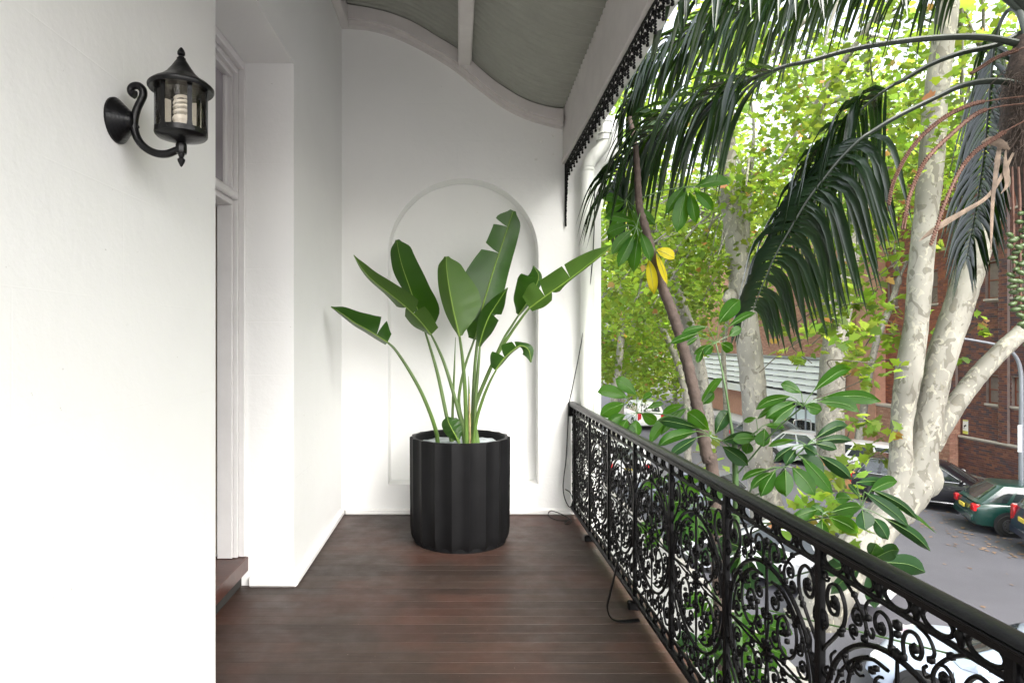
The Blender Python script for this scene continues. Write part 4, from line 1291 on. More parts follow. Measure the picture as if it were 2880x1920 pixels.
M['plate_w'] = simple('white_plate', (0.75, 0.75, 0.72), 0.5, var=0.03)
def car_paint(name, col, metal=0.0):
    m = simple(name, col, 0.28, metal, var=0.05, scale=2, coat=1.0)
    m.node_tree.nodes['Principled BSDF'].inputs['Coat Roughness'].default_value = 0.04
    return m

def make_car(name, label, paint, loc, heading, L=4.4, W=1.76, H=1.46, style='hatch', trim=False, plate='plate_y', rim='rim', cat='car'):
    """car along local +x (front), built from lofted sections"""
    t = bpy.data.objects.new(name, None); link(t)
    tag(t, label, cat, 'cars parked along the street')
    t.location = (loc[0], loc[1], ZG)
    t.rotation_euler = (0, 0, math.atan2(heading[1], heading[0]))
    def put(mb, nm, mat, parent=None, smooth=True, sharp=38):
        o = bpy.data.objects.new(nm, mb.mesh(nm, mat, smooth, sharp)); link(o)
        o.parent = parent or t
        return o
    hw = W / 2
    belt = H * 0.62
    # stations: x, half width, bottom, side-top (shoulder), crown height
    if style == 'hatch':
        st = [(-0.500, 0.80, 0.34, 0.50, 0.54), (-0.490, 0.90, 0.26, 0.80 * belt / 0.9, 0.70 * belt / 0.9), (-0.470, 0.96, 0.22, belt * 0.98, belt * 1.0), (-0.40, 0.99, 0.20, belt, belt * 1.03), (-0.2, 1.0, 0.19, belt, belt * 1.03), (0.05, 1.0, 0.19, belt * 0.985, belt * 1.02), (0.22, 0.995, 0.19, belt * 0.96, belt * 1.0), (0.33, 0.98, 0.20, belt * 0.90, belt * 0.96), (0.42, 0.95, 0.20, belt * 0.80, belt * 0.86), (0.475, 0.86, 0.22, belt * 0.66, belt * 0.71), (0.50, 0.72, 0.30, belt * 0.46, belt * 0.50)]
        gb = (-0.475, 0.255); gt = (-0.335, 0.075)
    elif style == 'suv':
        st = [(-0.500, 0.84, 0.42, 0.55, 0.60), (-0.492, 0.93, 0.32, belt * 0.9, belt * 0.93), (-0.475, 0.97, 0.28, belt * 0.98, belt), (-0.40, 0.99, 0.26, belt, belt * 1.02), (-0.2, 1.0, 0.25, belt, belt * 1.02), (0.05, 1.0, 0.25, belt * 0.99, belt * 1.02), (0.20, 0.995, 0.25, belt * 0.97, belt * 1.01), (0.33, 0.98, 0.26, belt * 0.93, belt * 0.99), (0.43, 0.95, 0.27, belt * 0.86, belt * 0.92), (0.482, 0.87, 0.30, belt * 0.70, belt * 0.76), (0.50, 0.76, 0.38, belt * 0.50, belt * 0.55)]
        gb = (-0.480, 0.235); gt = (-0.400, 0.060)
    else:   # sedan
        st = [(-0.500, 0.80, 0.34, 0.50, 0.54), (-0.488, 0.92, 0.26, belt * 0.80, belt * 0.85), (-0.45, 0.97, 0.22, belt * 0.97, belt * 1.03), (-0.34, 0.99, 0.20, belt, belt * 1.05), (-0.2, 1.0, 0.19, belt, belt * 1.03), (0.05, 1.0, 0.19, belt * 0.985, belt * 1.02), (0.20, 0.995, 0.19, belt * 0.96, belt * 1.0), (0.33, 0.98, 0.20, belt * 0.90, belt * 0.96), (0.42, 0.95, 0.20, belt * 0.80, belt * 0.86), (0.478, 0.86, 0.22, belt * 0.66, belt * 0.71), (0.50, 0.72, 0.30, belt * 0.46, belt * 0.50)]
        gb = (-0.345, 0.235); gt = (-0.215, 0.055)
    # body loft (finer by interpolation)
    xs = np.linspace(-0.5, 0.5, 41)
    arr = np.array(st)
    sec = []
    for x in xs:
        w_, zb, zs, zc_ = [np.interp(x, arr[:, 0], arr[:, i]) for i in (1, 2, 3, 4)]
        w_ *= hw
        hgt = zs - zb
        half = [(0, zb), (w_ * 0.84, zb), (w_ * 0.955, zb + 0.05), (w_ * 0.985, zb + hgt * 0.30), (w_ * 1.0, zb + hgt * 0.55), (w_ * 0.985, zb + hgt * 0.80), (w_ * 0.955, zb + hgt * 0.95), (w_ * 0.91, zs + (zc_ - zs) * 0.45), (w_ * 0.6, zc_ * 0.995), (0, zc_)]
        ring = [(x * L, a, b) for a, b in half] + [(x * L, -a, b) for a, b in half[-2:0:-1]]
        sec.append(ring)
    n = len(sec[0]); mb = MB(); vs_ = [p for r_ in sec for p in r_]; fs_ = []
    for i in range(len(sec) - 1):
        for k in range(n):
            k2 = (k + 1) % n
            fs_.append((i * n + k, i * n + k2, (i + 1) * n + k2, (i + 1) * n + k))
    fs_ += [tuple(range(n)), tuple((len(sec) - 1) * n + k for k in range(n))[::-1]]
    mb.add(vs_, fs_)
    body = put(mb, 'body', paint)
    # cabin: eight-point rings from belt to roof
    def ringat(f):
        xr = (gb[0] + (gt[0] - gb[0]) * f) * L; xf = (gb[1] + (gt[1] - gb[1]) * f) * L
        ww = hw * (0.925 - 0.20 * f ** 1.3)
        z = belt * 0.99 + (H - 0.045 - belt * 0.99) * f
        bow = 0.07 * (1 - 0.3 * f)
        return [(xr, -ww * 0.55, z), (xr + 0.02, -ww * 0.80, z), (xr + 0.10, -ww, z), (xf - 0.16, -ww, z), (xf - 0.05, -ww * 0.80, z), (xf + 0.02, -ww * 0.5, z), (xf + 0.02, ww * 0.5, z), (xf - 0.05, ww * 0.80, z), (xf - 0.16, ww, z), (xr + 0.10, ww, z), (xr + 0.02, ww * 0.80, z), (xr, ww * 0.55, z)]
    fsn = [0, 0.2, 0.4, 0.6, 0.8, 0.95, 1.0]
    rg = [ringat(f) for f in fsn]
    top = ringat(1.0)
    cx = sum(p[0] for p in top) / 12
    rg.append([(cx + (p[0] - cx) * 0.86, p[1] * 0.84, H - 0.012) for p in top])
    rg.append([(cx + (p[0] - cx) * 0.5, p[1] * 0.5, H) for p in top])
    mb = MB(); vs_ = [p for r_ in rg for p in r_]; fs_ = []
    for i in range(len(rg) - 1):
        for k in range(12):
            k2 = (k + 1) % 12
            fs_.append((i * 12 + k, i * 12 + k2, (i + 1) * 12 + k2, (i + 1) * 12 + k))
    fs_.append(tuple((len(rg) - 1) * 12 + k for k in range(12)))
    mb.add(vs_, fs_)
    put(mb, 'cabin', paint)
    # glazing: panels laid just proud of the cabin
    def on(side, u, f, off=0.006):
        r_ = ringat(f)
        a, b = (Vector(r_[9]), Vector(r_[8])) if side > 0 else (Vector(r_[2]), Vector(r_[3]))
        p = a.lerp(b, u); p.y += side * off; p.z += off * 0.3
        return p
    spans = [(0.04, 0.20), (0.235, 0.56), (0.60, 0.93)] if style != 'sedan' else [(0.03, 0.12), (0.15, 0.50), (0.54, 0.92)]
    for side in (-1, 1):
        for (a, b) in spans:
            mb = MB()
            g = [(on(side, a + (b - a) * i / 5, 0.12 + (0.90 - 0.12) * j / 4)) for j in range(5) for i in range(6)]
            mb.add(g, [(j * 6 + i, j * 6 + i + 1, j * 6 + 7 + i, j * 6 + 6 + i) for j in range(4) for i in range(5)])
            wo = put(mb, 'side_window', M['car_glass'])
        if trim:
            mb = MB(); mb.tube([on(side, 0.02, 0.06, 0.01), on(side, 0.97, 0.06, 0.01)], 0.012, 6)
            mb.tube([on(side, 0.02, 0.06, 0.01), on(side, 0.04, 0.95, 0.012), on(side, 0.94, 0.95, 0.012), on(side, 0.97, 0.06, 0.01)], 0.010, 6)
            put(mb, 'window_trim', M['chrome'])
            mb = MB(); mb.cbox(-0.28 * L, 0.24 * L, side * hw * 0.992 - 0.012, side * hw * 0.992 + 0.012, 0.30, 0.335, 0.004); put(mb, 'sill_trim', M['chrome'])
    for front in (True, False):
        mb = MB(); g = []
        for j in range(5):
            f = (0.10 if front else 0.16) + 0.78 * j / 4
            r_ = ringat(f)
            a, m1, m2, b = (r_[4], r_[5], r_[6], r_[7]) if front else (r_[11], r_[0], r_[0], r_[1])
            if front: row = [Vector(a).lerp(Vector(m1), 0.25), Vector(m1), Vector(m2), Vector(b).lerp(Vector(m2), 0.25)]
            else: row = [Vector(r_[10]).lerp(Vector(r_[11]), 0.2), Vector(r_[11]), Vector(r_[0]), Vector(r_[1]).lerp(Vector(r_[0]), 0.2)]
            for p in row:
                p.x += 0.010 if front else -0.010; p.z += 0.006; g.append(p)
        mb.add(g, [(j * 4 + i, j * 4 + i + 1, j * 4 + 5 + i, j * 4 + 4 + i) for j in range(4) for i in range(3)])
        put(mb, 'windscreen' if front else 'rear_window', M['car_glass'])
    # wheels over dark discs that stand in for shaded wheel wells
    rw = 0.315 if style != 'suv' else 0.345
    for sx in (-0.295, 0.315):
        for side in (-1, 1):
            yw = side * (hw - 0.085)
            mb = MB(); mb.lathe([(rw + 0.065, side * 0.083), (rw + 0.065, side * 0.0885)], 28, (sx * L, yw, rw + 0.01), 'y'); put(mb, 'wheel_well_shade', M['plastic'])
            wh = MB(); wh.lathe([(rw * 0.60, -0.095), (rw * 0.93, -0.095), (rw, -0.07), (rw, 0.07), (rw * 0.93, 0.095), (rw * 0.60, 0.095)], 28, (sx * L, yw + side * 0.012, rw), 'y')
            w_ = put(wh, 'wheel', M['tyre'])
            ri = MB()
            ys = side * 0.132
            ri.lathe([(rw * 0.62, ys - side * 0.02), (rw * 0.60, ys - side * 0.005), (rw * 0.52, ys - side * 0.02), (rw * 0.34, ys - side * 0.008), (rw * 0.22, ys - side * 0.004), (0.0, ys)], 28, (sx * L, yw, rw), 'y')
            ro = put(ri, 'rim', M[rim], w_)
            hl = MB()
            for k in range(10):
                a = 2 * PI * k / 10
                hl.blob((sx * L + rw * 0.43 * math.cos(a), yw + ys - side * 0.008, rw + rw * 0.43 * math.sin(a)), 0.016, 0.010, 0.016, 6, 3)
            put(hl, 'rim_hole', M['dark'], w_)
    # lamps
    for side in (-1, 1):
        xr = -0.5 * L
        mb = MB()
        zt = belt * 0.93
        if style == 'suv':
            mb.cbox(xr + 0.03, xr + 0.20, side * hw * 0.80 - 0.11, side * hw * 0.80 + 0.115, belt * 0.58, belt * 1.0, 0.03)
        else:
            mb.cbox(xr + 0.012, xr + 0.24, side * hw * 0.79 - 0.115, side * hw * 0.79 + 0.105, belt * 0.72, belt * 0.95, 0.02)
        put(mb, 'tail_light', M['red_lamp'])
        mb = MB(); mb.cbox(0.5 * L - 0.30, 0.5 * L - 0.09, side * hw * 0.70 - 0.15, side * hw * 0.70 + 0.16, belt * 0.58, belt * 0.76, 0.04); put(mb, 'headlight', M['clear_lamp'])
        # door mirror
        r_ = ringat(0.15); c = Vector(r_[8] if side > 0 else r_[3])
        mb = MB(); mb.blob((c.x - 0.12, c.y + side * 0.13, c.z + 0.03), 0.075, 0.11, 0.075, 10, 7); put(mb, 'door_mirror', paint)
        # door handle and shut lines
        for xh in (-0.16, 0.08):
            mb = MB(); mb.cbox(xh * L - 0.09, xh * L + 0.09, side * hw * 0.985 - 0.012, side * hw * 0.985 + 0.016, belt * 0.80, belt * 0.835, 0.006); put(mb, 'door_handle', paint)
        for xh in (-0.245, 0.0, 0.235):
            mb = MB(); mb.box(xh * L - 0.004, xh * L + 0.004, side * hw * 1.0 - 0.010, side * hw * 1.0 + 0.0015, 0.32, belt * 0.92); put(mb, 'door_gap', M['dark'])
    mb = MB(); mb.cbox(-0.503 * L, -0.485 * L, -hw * 0.86, hw * 0.86, 0.33, 0.54, 0.03); put(mb, 'rear_bumper', paint)
    mb = MB(); mb.cbox(-0.5045 * L - 0.012, -0.5045 * L + 0.02, -0.19, 0.19, belt * 0.70, belt * 0.70 + 0.11, 0.004); put(mb, 'number_plate', M[plate])
    mb = MB(); mb.cbox(0.47 * L, 0.503 * L, -hw * 0.62, hw * 0.62, 0.28, 0.42, 0.02); put(mb, 'front_grille', M['plastic'])
    return t
HD = (0.72, -0.69)
make_car('parked_car', 'black wagon with bright window trim parked behind the twin trunk', car_paint('black_car_paint', (0.006, 0.006, 0.010)), (16.05, 20.5), (0.76, -0.65), 4.7, 1.84, 1.55, 'suv', True, rim='alloy')
make_car('parked_car', 'dark green hatchback with yellow number plate', car_paint('green_car_paint', (0.006, 0.045, 0.036)), (17.0, 17.45), (0.92, -0.39), 4.1, 1.70, 1.42, 'hatch')
make_car('parked_car', 'navy utility vehicle at the right edge beside the green hatchback', car_paint('navy_car_paint', (0.012, 0.016, 0.042)), (16.95, 15.1), (0.92, -0.39), 4.6, 1.80, 1.75, 'suv', rim='rim')
make_car('parked_car', 'white wagon with red tail light behind the twin pale trunks', car_paint('white_car_paint', (0.62, 0.63, 0.65)), (17.0, 23.9), HD, 4.6, 1.80, 1.50, 'hatch', rim='alloy')
make_car('parked_car', 'silver car across the road behind the wide pale trunk', car_paint('silver_car_paint', (0.40, 0.41, 0.43), 0.3), (15.9, 27.6), HD, 4.4, 1.78, 1.44, 'sedan', rim='alloy')
make_car('parked_car', 'dark grey car beside the silver car near the glass entrance', car_paint('grey_car_paint', (0.05, 0.055, 0.06), 0.3), (16.5, 31.3), HD, 4.4, 1.78, 1.46, 'hatch', rim='alloy')
HN = (-0.66, 0.75)
make_car('parked_car', 'pale blue hatchback directly below the near end of the balustrade', car_paint('pale_blue_car_paint', (0.50, 0.58, 0.70)), (8.35, 8.45), HN, 4.3, 1.76, 1.45, 'hatch', rim='alloy')
make_car('parked_car', 'white sedan seen through the middle of the balustrade', car_paint('white_sedan_paint', (0.70, 0.70, 0.71)), (7.5, 14.1), HN, 4.4, 1.76, 1.44, 'sedan', rim='alloy')
make_car('parked_car', 'grey sedan seen through the far end of the balustrade', car_paint('mid_grey_paint', (0.20, 0.22, 0.25), 0.3), (7.6, 19.6), HN, 4.4, 1.76, 1.44, 'sedan', rim='alloy')
make_car('parked_car', 'white hatchback with red tail lights glimpsed through the balustrade near the end wall', car_paint('white_hatch_paint', (0.62, 0.62, 0.62)), (6.75, 25.2), (0.1, 1.0), 4.2, 1.74, 1.45, 'hatch', rim='alloy')
make_car('parked_car', 'white car far down the road near the downpipe', car_paint('far_white_paint', (0.7, 0.7, 0.7)), (7.6, 33.2), HN, 4.4, 1.76, 1.46, 'hatch', rim='alloy')
make_car('parked_car', 'white van-like wagon far down the middle of the road', car_paint('far_white_paint2', (0.72, 0.72, 0.72)), (12.0, 40.0), (0, 1), 4.6, 1.8, 1.7, 'suv', rim='alloy')
# ================================================================== PLANE TREES
def plane_bark(name, pale=0.0):
    m, nt, b, L, N = nodes_of(name)
    v = coords(nt, 'Object', (1, 1, 0.62))
    base = noise(nt, 1.6, 3, 0.5, v)
    r0 = ramp(nt, [(0.35, (0.155, 0.148, 0.126)), (0.62, (0.25, 0.24, 0.208))]); L.new(base.outputs['Fac'], r0.inputs['Fac'])
    def patch(scale, lo, hi, col, fac, prev, distort=1.2):
        n = noise(nt, scale, 2.0, 0.45, v, distort)
        r = ramp(nt, [(lo, (0, 0, 0)), (hi, (1, 1, 1))]); L.new(n.outputs['Fac'], r.inputs['Fac'])
        mlt = N.new('ShaderNodeMath'); mlt.operation = 'MULTIPLY'; mlt.inputs[1].default_value = fac
        L.new(r.outputs['Color'], mlt.inputs[0])
        mx = N.new('ShaderNodeMix'); mx.data_type = 'RGBA'
        L.new(mlt.outputs[0], mx.inputs[0]); L.new(prev, mx.inputs[6]); mx.inputs[7].default_value = (*col, 1)
        return mx.outputs[2], r.outputs['Color']
    c, h1 = patch(4.6, 0.57, 0.59, (0.088, 0.080, 0.060), 0.65, r0.outputs['Color'])
    c, h2 = patch(7.5, 0.60, 0.615, (0.34, 0.325, 0.26), 0.7, c)
    c, h3 = patch(11, 0.63, 0.645, (0.17, 0.155, 0.115), 0.5, c)
    L.new(c, b.inputs['Base Color'])
    b.inputs['Roughness'].default_value = 0.75
    ad = N.new('ShaderNodeMath'); ad.operation = 'ADD'
    L.new(h1, ad.inputs[0]); L.new(h3, ad.inputs[1])
    n4 = noise(nt, 30, 4, 0.6, v)
    a2 = N.new('ShaderNodeMath'); a2.operation = 'MULTIPLY_ADD'; L.new(n4.outputs['Fac'], a2.inputs[0]); a2.inputs[1].default_value = 0.5; L.new(ad.outputs[0], a2.inputs[2])
    bp = N.new('ShaderNodeBump'); bp.inputs['Strength'].default_value = 0.35; bp.inputs['Distance'].default_value = 0.015
    L.new(a2.outputs[0], bp.inputs['Height']); L.new(bp.outputs['Normal'], b.inputs['Normal'])
    return m
M['bark'] = plane_bark('plane_tree_bark')
M['twig'] = simple('dark_twig_bark', (0.11, 0.095, 0.07), 0.85, var=0.3)
M['plane_leaf'] = leaf_mat('plane_leaf', (0.070, 0.120, 0.020), (0.105, 0.165, 0.030), (0.42, 0.60, 0.08), 0.5, 0.58, 'tint', spec=0.3)

# a five-lobed leaf: fan round the stalk end
LOBE = [(0.0, -0.05), (0.36, -0.10), (0.28, 0.12), (0.62, 0.30), (0.34, 0.42), (0.30, 0.62), (0.0, 1.0), (-0.30, 0.62), (-0.34, 0.42), (-0.62, 0.30), (-0.28, 0.12), (-0.36, -0.10)]
LOBE_S = [(0.0, -0.05), (0.45, 0.05), (0.55, 0.35), (0.0, 1.0), (-0.55, 0.35), (-0.45, 0.05)]
def leaf_cloud(name, centres, per, spread, size, mat, seed, simple_shape=False, tint=None, droop=0.35):
    """many leaves round clump centres (array n x 3), one mesh, each leaf with its own tint"""
    g = np.random.default_rng(seed)
    shape = np.array(LOBE_S if simple_shape else LOBE)
    k = len(shape)
    C = np.repeat(np.asarray(centres), per, axis=0)
    n = len(C)
    off = g.normal(0, 1, (n, 3)); off /= np.linalg.norm(off, axis=1)[:, None] + 1e-9
    C = C + off * (g.random((n, 1)) ** 0.6) * np.asarray(spread)
    # leaf frame: normal mostly up, tip outward and down
    nz = np.stack([g.normal(0, 0.55, n), g.normal(0, 0.55, n), np.abs(g.normal(0.7, 0.4, n))], 1)
    nz /= np.linalg.norm(nz, axis=1)[:, None]
    t = g.normal(0, 1, (n, 3)); t[:, 2] -= droop
    t -= nz * (t * nz).sum(1)[:, None]; t /= np.linalg.norm(t, axis=1)[:, None] + 1e-9
    s = np.cross(t, nz)
    sz = g.uniform(size[0], size[1], n)[:, None]
    V = np.empty((n, k + 1, 3))
    fold = g.uniform(0.05, 0.35, n)[:, None]
    V[:, 0] = C + t * sz * 0.25
    for i, (a, b) in enumerate(shape):
        V[:, i + 1] = C + s * (a * sz) + t * (b * sz) - nz * (sz * fold * (abs(a) * 0.6 + max(b - 0.4, 0) * 0.5))
    base = (np.arange(n) * (k + 1))[:, None]
    tri = np.array([(0, i + 1, (i + 1) % k + 1) for i in range(k)])
    F = (base[:, None, :] + tri[None]).reshape(-1, 3)
    me = bpy.data.meshes.new(name)
    me.vertices.add(n * (k + 1)); me.vertices.foreach_set('co', V.reshape(-1).astype(np.float32))
    m3 = len(F)
    me.loops.add(m3 * 3); me.loops.foreach_set('vertex_index', F.reshape(-1).astype(np.int32))
    me.polygons.add(m3); me.polygons.foreach_set('loop_start', np.arange(0, m3 * 3, 3, dtype=np.int32)); me.polygons.foreach_set('loop_total', np.full(m3, 3, dtype=np.int32))
    me.polygons.foreach_set('use_smooth', np.ones(m3, dtype=bool))
    me.update(calc_edges=True)
    col = np.ones((n, 4))
    cv = np.repeat(g.uniform(0.55, 1.25, len(centres)), per)      # light and dark clumps
    v_ = g.uniform(0.8, 1.2, n) * cv
    col[:, 0] = v_ * g.uniform(0.85, 1.2, n); col[:, 1] = v_; col[:, 2] = v_ * g.uniform(0.6, 1.2, n)
    br = g.random(n) < (0.018 if tint is None else tint)       # autumn leaves
    col[br, 0] = g.uniform(1.5, 2.2, br.sum()); col[br, 1] = g.uniform(0.6, 0.85, br.sum()); col[br, 2] = g.uniform(1.2, 2.4, br.sum())
    ca = me.color_attributes.new('tint', 'FLOAT_COLOR', 'POINT')
    ca.data.foreach_set('color', np.repeat(col, k + 1, axis=0).reshape(-1).astype(np.float32))
    me.materials.append(mat)
    return me

def ell(n, c, r, seed, keep=None, shell=0.35):
    g = np.random.default_rng(seed)
    out = []
    while len(out) < n:
        p = g.normal(0, 1, 3); p /= np.linalg.norm(p)
        p = np.asarray(c) + p * (shell + (1 - shell) * g.random() ** 0.45) * np.asarray(r)
        if keep is None or keep(p): out.append(p)
    return np.array(out)

def outside(p):
    """keep foliage clear of the house and of the view down to the road"""
    if p[0] < 2.6 and p[1] < 9: return False
    if p[0] < 1.9 : return p[1] > 8
    return True

def plane_tree(label, stems, depth, crown, seed, low=None, leaf=(0.11, 0.20), simple_shape=False, limbs=7, per=34, spread=0.75, keep=outside, knobs=()):
    """stems: list of (photo points [(x,y)], pixel radii, per-point depth or None); crown: list of (centre, radii, clumps)"""
    first = stems[0]
    t0 = P(first[0][0][0], first[0][0][1], first[2][0] if first[2] else depth)
    t = thing('plane_tree', label, 'tree', (t0.x, t0.y, ZG), 'plane trees lining the street')
    mb = MB()
    ends = []
    rr = random.Random(seed)
    for j, (pts, rad, dep) in enumerate(stems):
        dep = dep or [depth] * len(pts)
        w = [P(x, y, d) for (x, y), d in zip(pts, dep)]
        wr = [r_ / FPX * d / math.hypot(1, (x - CX) / FPX) for r_, d, (x, y) in zip(rad, dep, pts)]
        if j == 0 and w[0].z > ZG - 0.2:
            w = [Vector((w[0].x, w[0].y, ZG - 0.1))] + w; wr = [wr[0] * 1.25] + wr
        sp_ = spline(w, 6); rs = lerp_list(wr, len(sp_))
        rs = [q_ * rr.uniform(0.965, 1.035) for q_ in rs]
        mb.tube(sp_, rs, 18)
        ends.append((sp_[-1], rs[-1], sp_[-1] - sp_[-3]))
    for (x, y, d, r_) in knobs:
        c = P(x, y, d); mb.blob(c, r_, r_, r_ * 1.25, 12, 8)
    tr = mb.build('trunk', M['bark'], t, True, 80)
    cl = []
    lim = MB()
    for ci, (c, r_, n) in enumerate(crown):
        pts = ell(n, c, r_, seed * 13 + ci, keep)
        cl.append(pts)
        e, er, ed = min(ends, key=lambda q_: (q_[0] - Vector(c)).length)
        for i in range(min(limbs, len(pts))):
            q_ = Vector(pts[i])
            m1 = e.lerp(q_, 0.4) + Vector((rr.uniform(-.4, .4), rr.uniform(-.4, .4), rr.uniform(0.1, .6)))
            lim.tube(spline([e - ed * 0.5, e, m1, q_], 5), lerp_list([er * 0.75, er * 0.62, er * 0.35, 0.02], 16), 8)
            for b_ in range(3):
                k_ = pts[rr.randrange(len(pts))]
                k_ = Vector(k_)
                if (k_ - m1).length < 3.5: lim.tube(spline([m1, m1.lerp(k_, 0.5) + Vector((rr.uniform(-.2, .2), rr.uniform(-.2, .2), rr.uniform(0, .3))), k_], 4), lerp_list([er * 0.22, er * 0.14, 0.008], 9), 6)
    if lim.v: lim.build('limbs', M['bark'], t, True, 80)
    cl = np.concatenate(cl)
    me = leaf_cloud('crown', cl, per, spread, leaf, M['plane_leaf'], seed, simple_shape)
    o = bpy.data.objects.new('crown', me); link(o); adopt(o, t)
    if low:
        # leafy twigs that spring from the trunk, given by photo pixel and depth
        pts = []
        tw = MB()
        for ti_, (x, y, d, n_) in enumerate(low):
            tw = MB()
            c = P(x, y, d)
            for _ in range(n_):
                pts.append(tuple(c + Vector((rr.gauss(0, .30), rr.gauss(0, .30), rr.gauss(0, .22)))))
            tw.tube(spline([c + Vector((rr.uniform(-.9, .9), 0.6, -0.5)), c + Vector((rr.uniform(-.3, .3), .2, -.1)), c + Vector((rr.uniform(-.4, .4), -.2, rr.uniform(-.2, .3)))], 5), [0.012] * 11, 5)
            tw.build('twig', M['twig'], t)
        me = leaf_cloud('low_foliage', np.array(pts), 5, 0.22, (0.14, 0.24), M['plane_leaf'], seed + 500, False, 0.05)
        o = bpy.data.objects.new('low_foliage', me); link(o); adopt(o, t)
    return t

D1 = 12.0
plane_tree('pale mottled plane tree forking into three stems beside the road', [
    ([(2290, 1760), (2345, 1640), (2420, 1540), (2490, 1450), (2530, 1340), (2535, 1200), (2555, 1050), (2578, 900), (2590, 750), (2605, 600), (2620, 450), (2630, 300), (2648, 150), (2668, 0), (2690, -160)],
     [80, 72, 66, 56, 36, 33, 40, 36, 37, 37, 38, 37, 36, 34, 32], None),
    ([(2470, 1480), (2530, 1420), (2580, 1345), (2600, 1250), (2622, 1120), (2650, 1000), (2690, 880), (2725, 770), (2755, 680), (2790, 560), (2830, 430), (2880, 260)],
     [55, 60, 58, 42, 42, 45, 46, 45, 42, 40, 38, 34], [12.0, 12.0, 12.0, 12.0, 12.0, 12.05, 12.1, 12.15, 12.2, 12.3, 12.4, 12.5]),
    ([(2618, 1260), (2665, 1170), (2740, 1068), (2810, 992), (2880, 928), (2960, 860), (3060, 760)],
     [30, 33, 31, 30, 28, 26, 24], [12.15, 12.1, 12.05, 12.0, 12.0, 12.0, 12.0])],
    D1, [((8.5, 12.5, 7.6), (4.8, 4.5, 3.0), 150), ((12.5, 12.0, 7.0), (3.5, 4.0, 2.6), 70)], 21, low=None, limbs=6, per=36,
    knobs=[(2600, 1345, 12.0, 0.31)], keep=lambda p: p[2] > 4.6)

plane_tree('tall pale plane trunk rising behind the dark leaning stem', [
    ([(2175, 1560), (2155, 1420), (2140, 1330), (2128, 1200), (2115, 1050), (2098, 900), (2082, 780), (2067, 650), (2052, 560), (2042, 420), (2045, 200), (2070, -20)],
     [56, 48, 41, 38, 37, 35, 35, 31, 29, 27, 25, 22], None),
    ([(2112, 1340), (2108, 1200), (2102, 1050), (2094, 930), (2088, 800), (2095, 650), (2108, 520)], [20, 18, 16, 15, 14, 13, 11], [16.2] * 7)],
    15.5, [((7.0, 16.5, 6.4), (4.4, 4.0, 3.4), 130), ((5.0, 17.5, 3.6), (2.6, 3.0, 1.6), 34)], 33, low=[(1990, 1260, 13.0, 3), (2350, 1370, 9.5, 8), (2300, 1440, 9.0, 8), (2380, 1440, 9.2, 7)],
    knobs=[(2054, 836, 15.4, 0.17), (2045, 838, 15.3, 0.11)], keep=lambda p: p[2] > 2.4 or p[0] < 6.2)

plane_tree('broad pale plane trunk across the road before the silver car', [
    ([(2345, 1400), (2337, 1280), (2335, 1150), (2345, 1000), (2360, 880), (2378, 770), (2400, 650), (2420, 550), (2442, 400), (2450, 250)],
     [48, 42, 40, 38, 36, 33, 31, 30, 27, 24], None),
    ([(2346, 980), (2330, 880), (2318, 780), (2312, 640)], [17, 16, 15, 12], [22.9, 22.8, 22.7, 22.7])],
    23.0, [((14.0, 23.5, 8.6), (5.0, 4.5, 3.6), 130)], 44,
    low=[(2330, 640, 14.5, 8), (2290, 700, 14.2, 8), (2480, 640, 14.5, 7), (2500, 720, 14.5, 8), (2340, 860, 14, 8), (2400, 720, 14.0, 8), (2470, 850, 13.5, 8), (2480, 1000, 13.0, 7), (2300, 770, 13.5, 8), (2360, 800, 13.0, 8), (2420, 850, 12.6, 9), (2450, 930, 12.4, 8), (2380, 960, 12.0, 8), (2330, 900, 12.4, 6), (2250, 960, 13.5, 4), (2470, 770, 13.6, 6), (2420, 1060, 12.2, 6), (2440, 1180, 12.4, 7), (2460, 1270, 12.8, 5), (2230, 990, 14, 3), (2390, 1000, 11.5, 5), (2620, 700, 18, 4), (2640, 850, 18, 3), (2700, 960, 16, 3), (2760, 930, 15, 3)], keep=lambda p: p[2] > 4.4)

plane_tree('slender pale plane trunk left of the dark leaning stem top', [
    ([(1997, 1380), (1993, 1230), (1989, 1162), (1977, 1083), (1961, 1003), (1945, 939), (1922, 875), (1903, 812), (1871, 732), (1840, 650), (1815, 560)],
     [22, 19, 18, 18, 18, 18, 17, 16, 15, 13, 11], None)],
    21.0, [((7.0, 21.5, 5.8), (3.8, 4.0, 3.6), 105), ((5.6, 19.5, 4.6), (2.2, 2.0, 2.4), 36)], 55, low=None, keep=lambda p: p[2] > 1.9, knobs=[(1878, 805, 20.8, 0.13)])

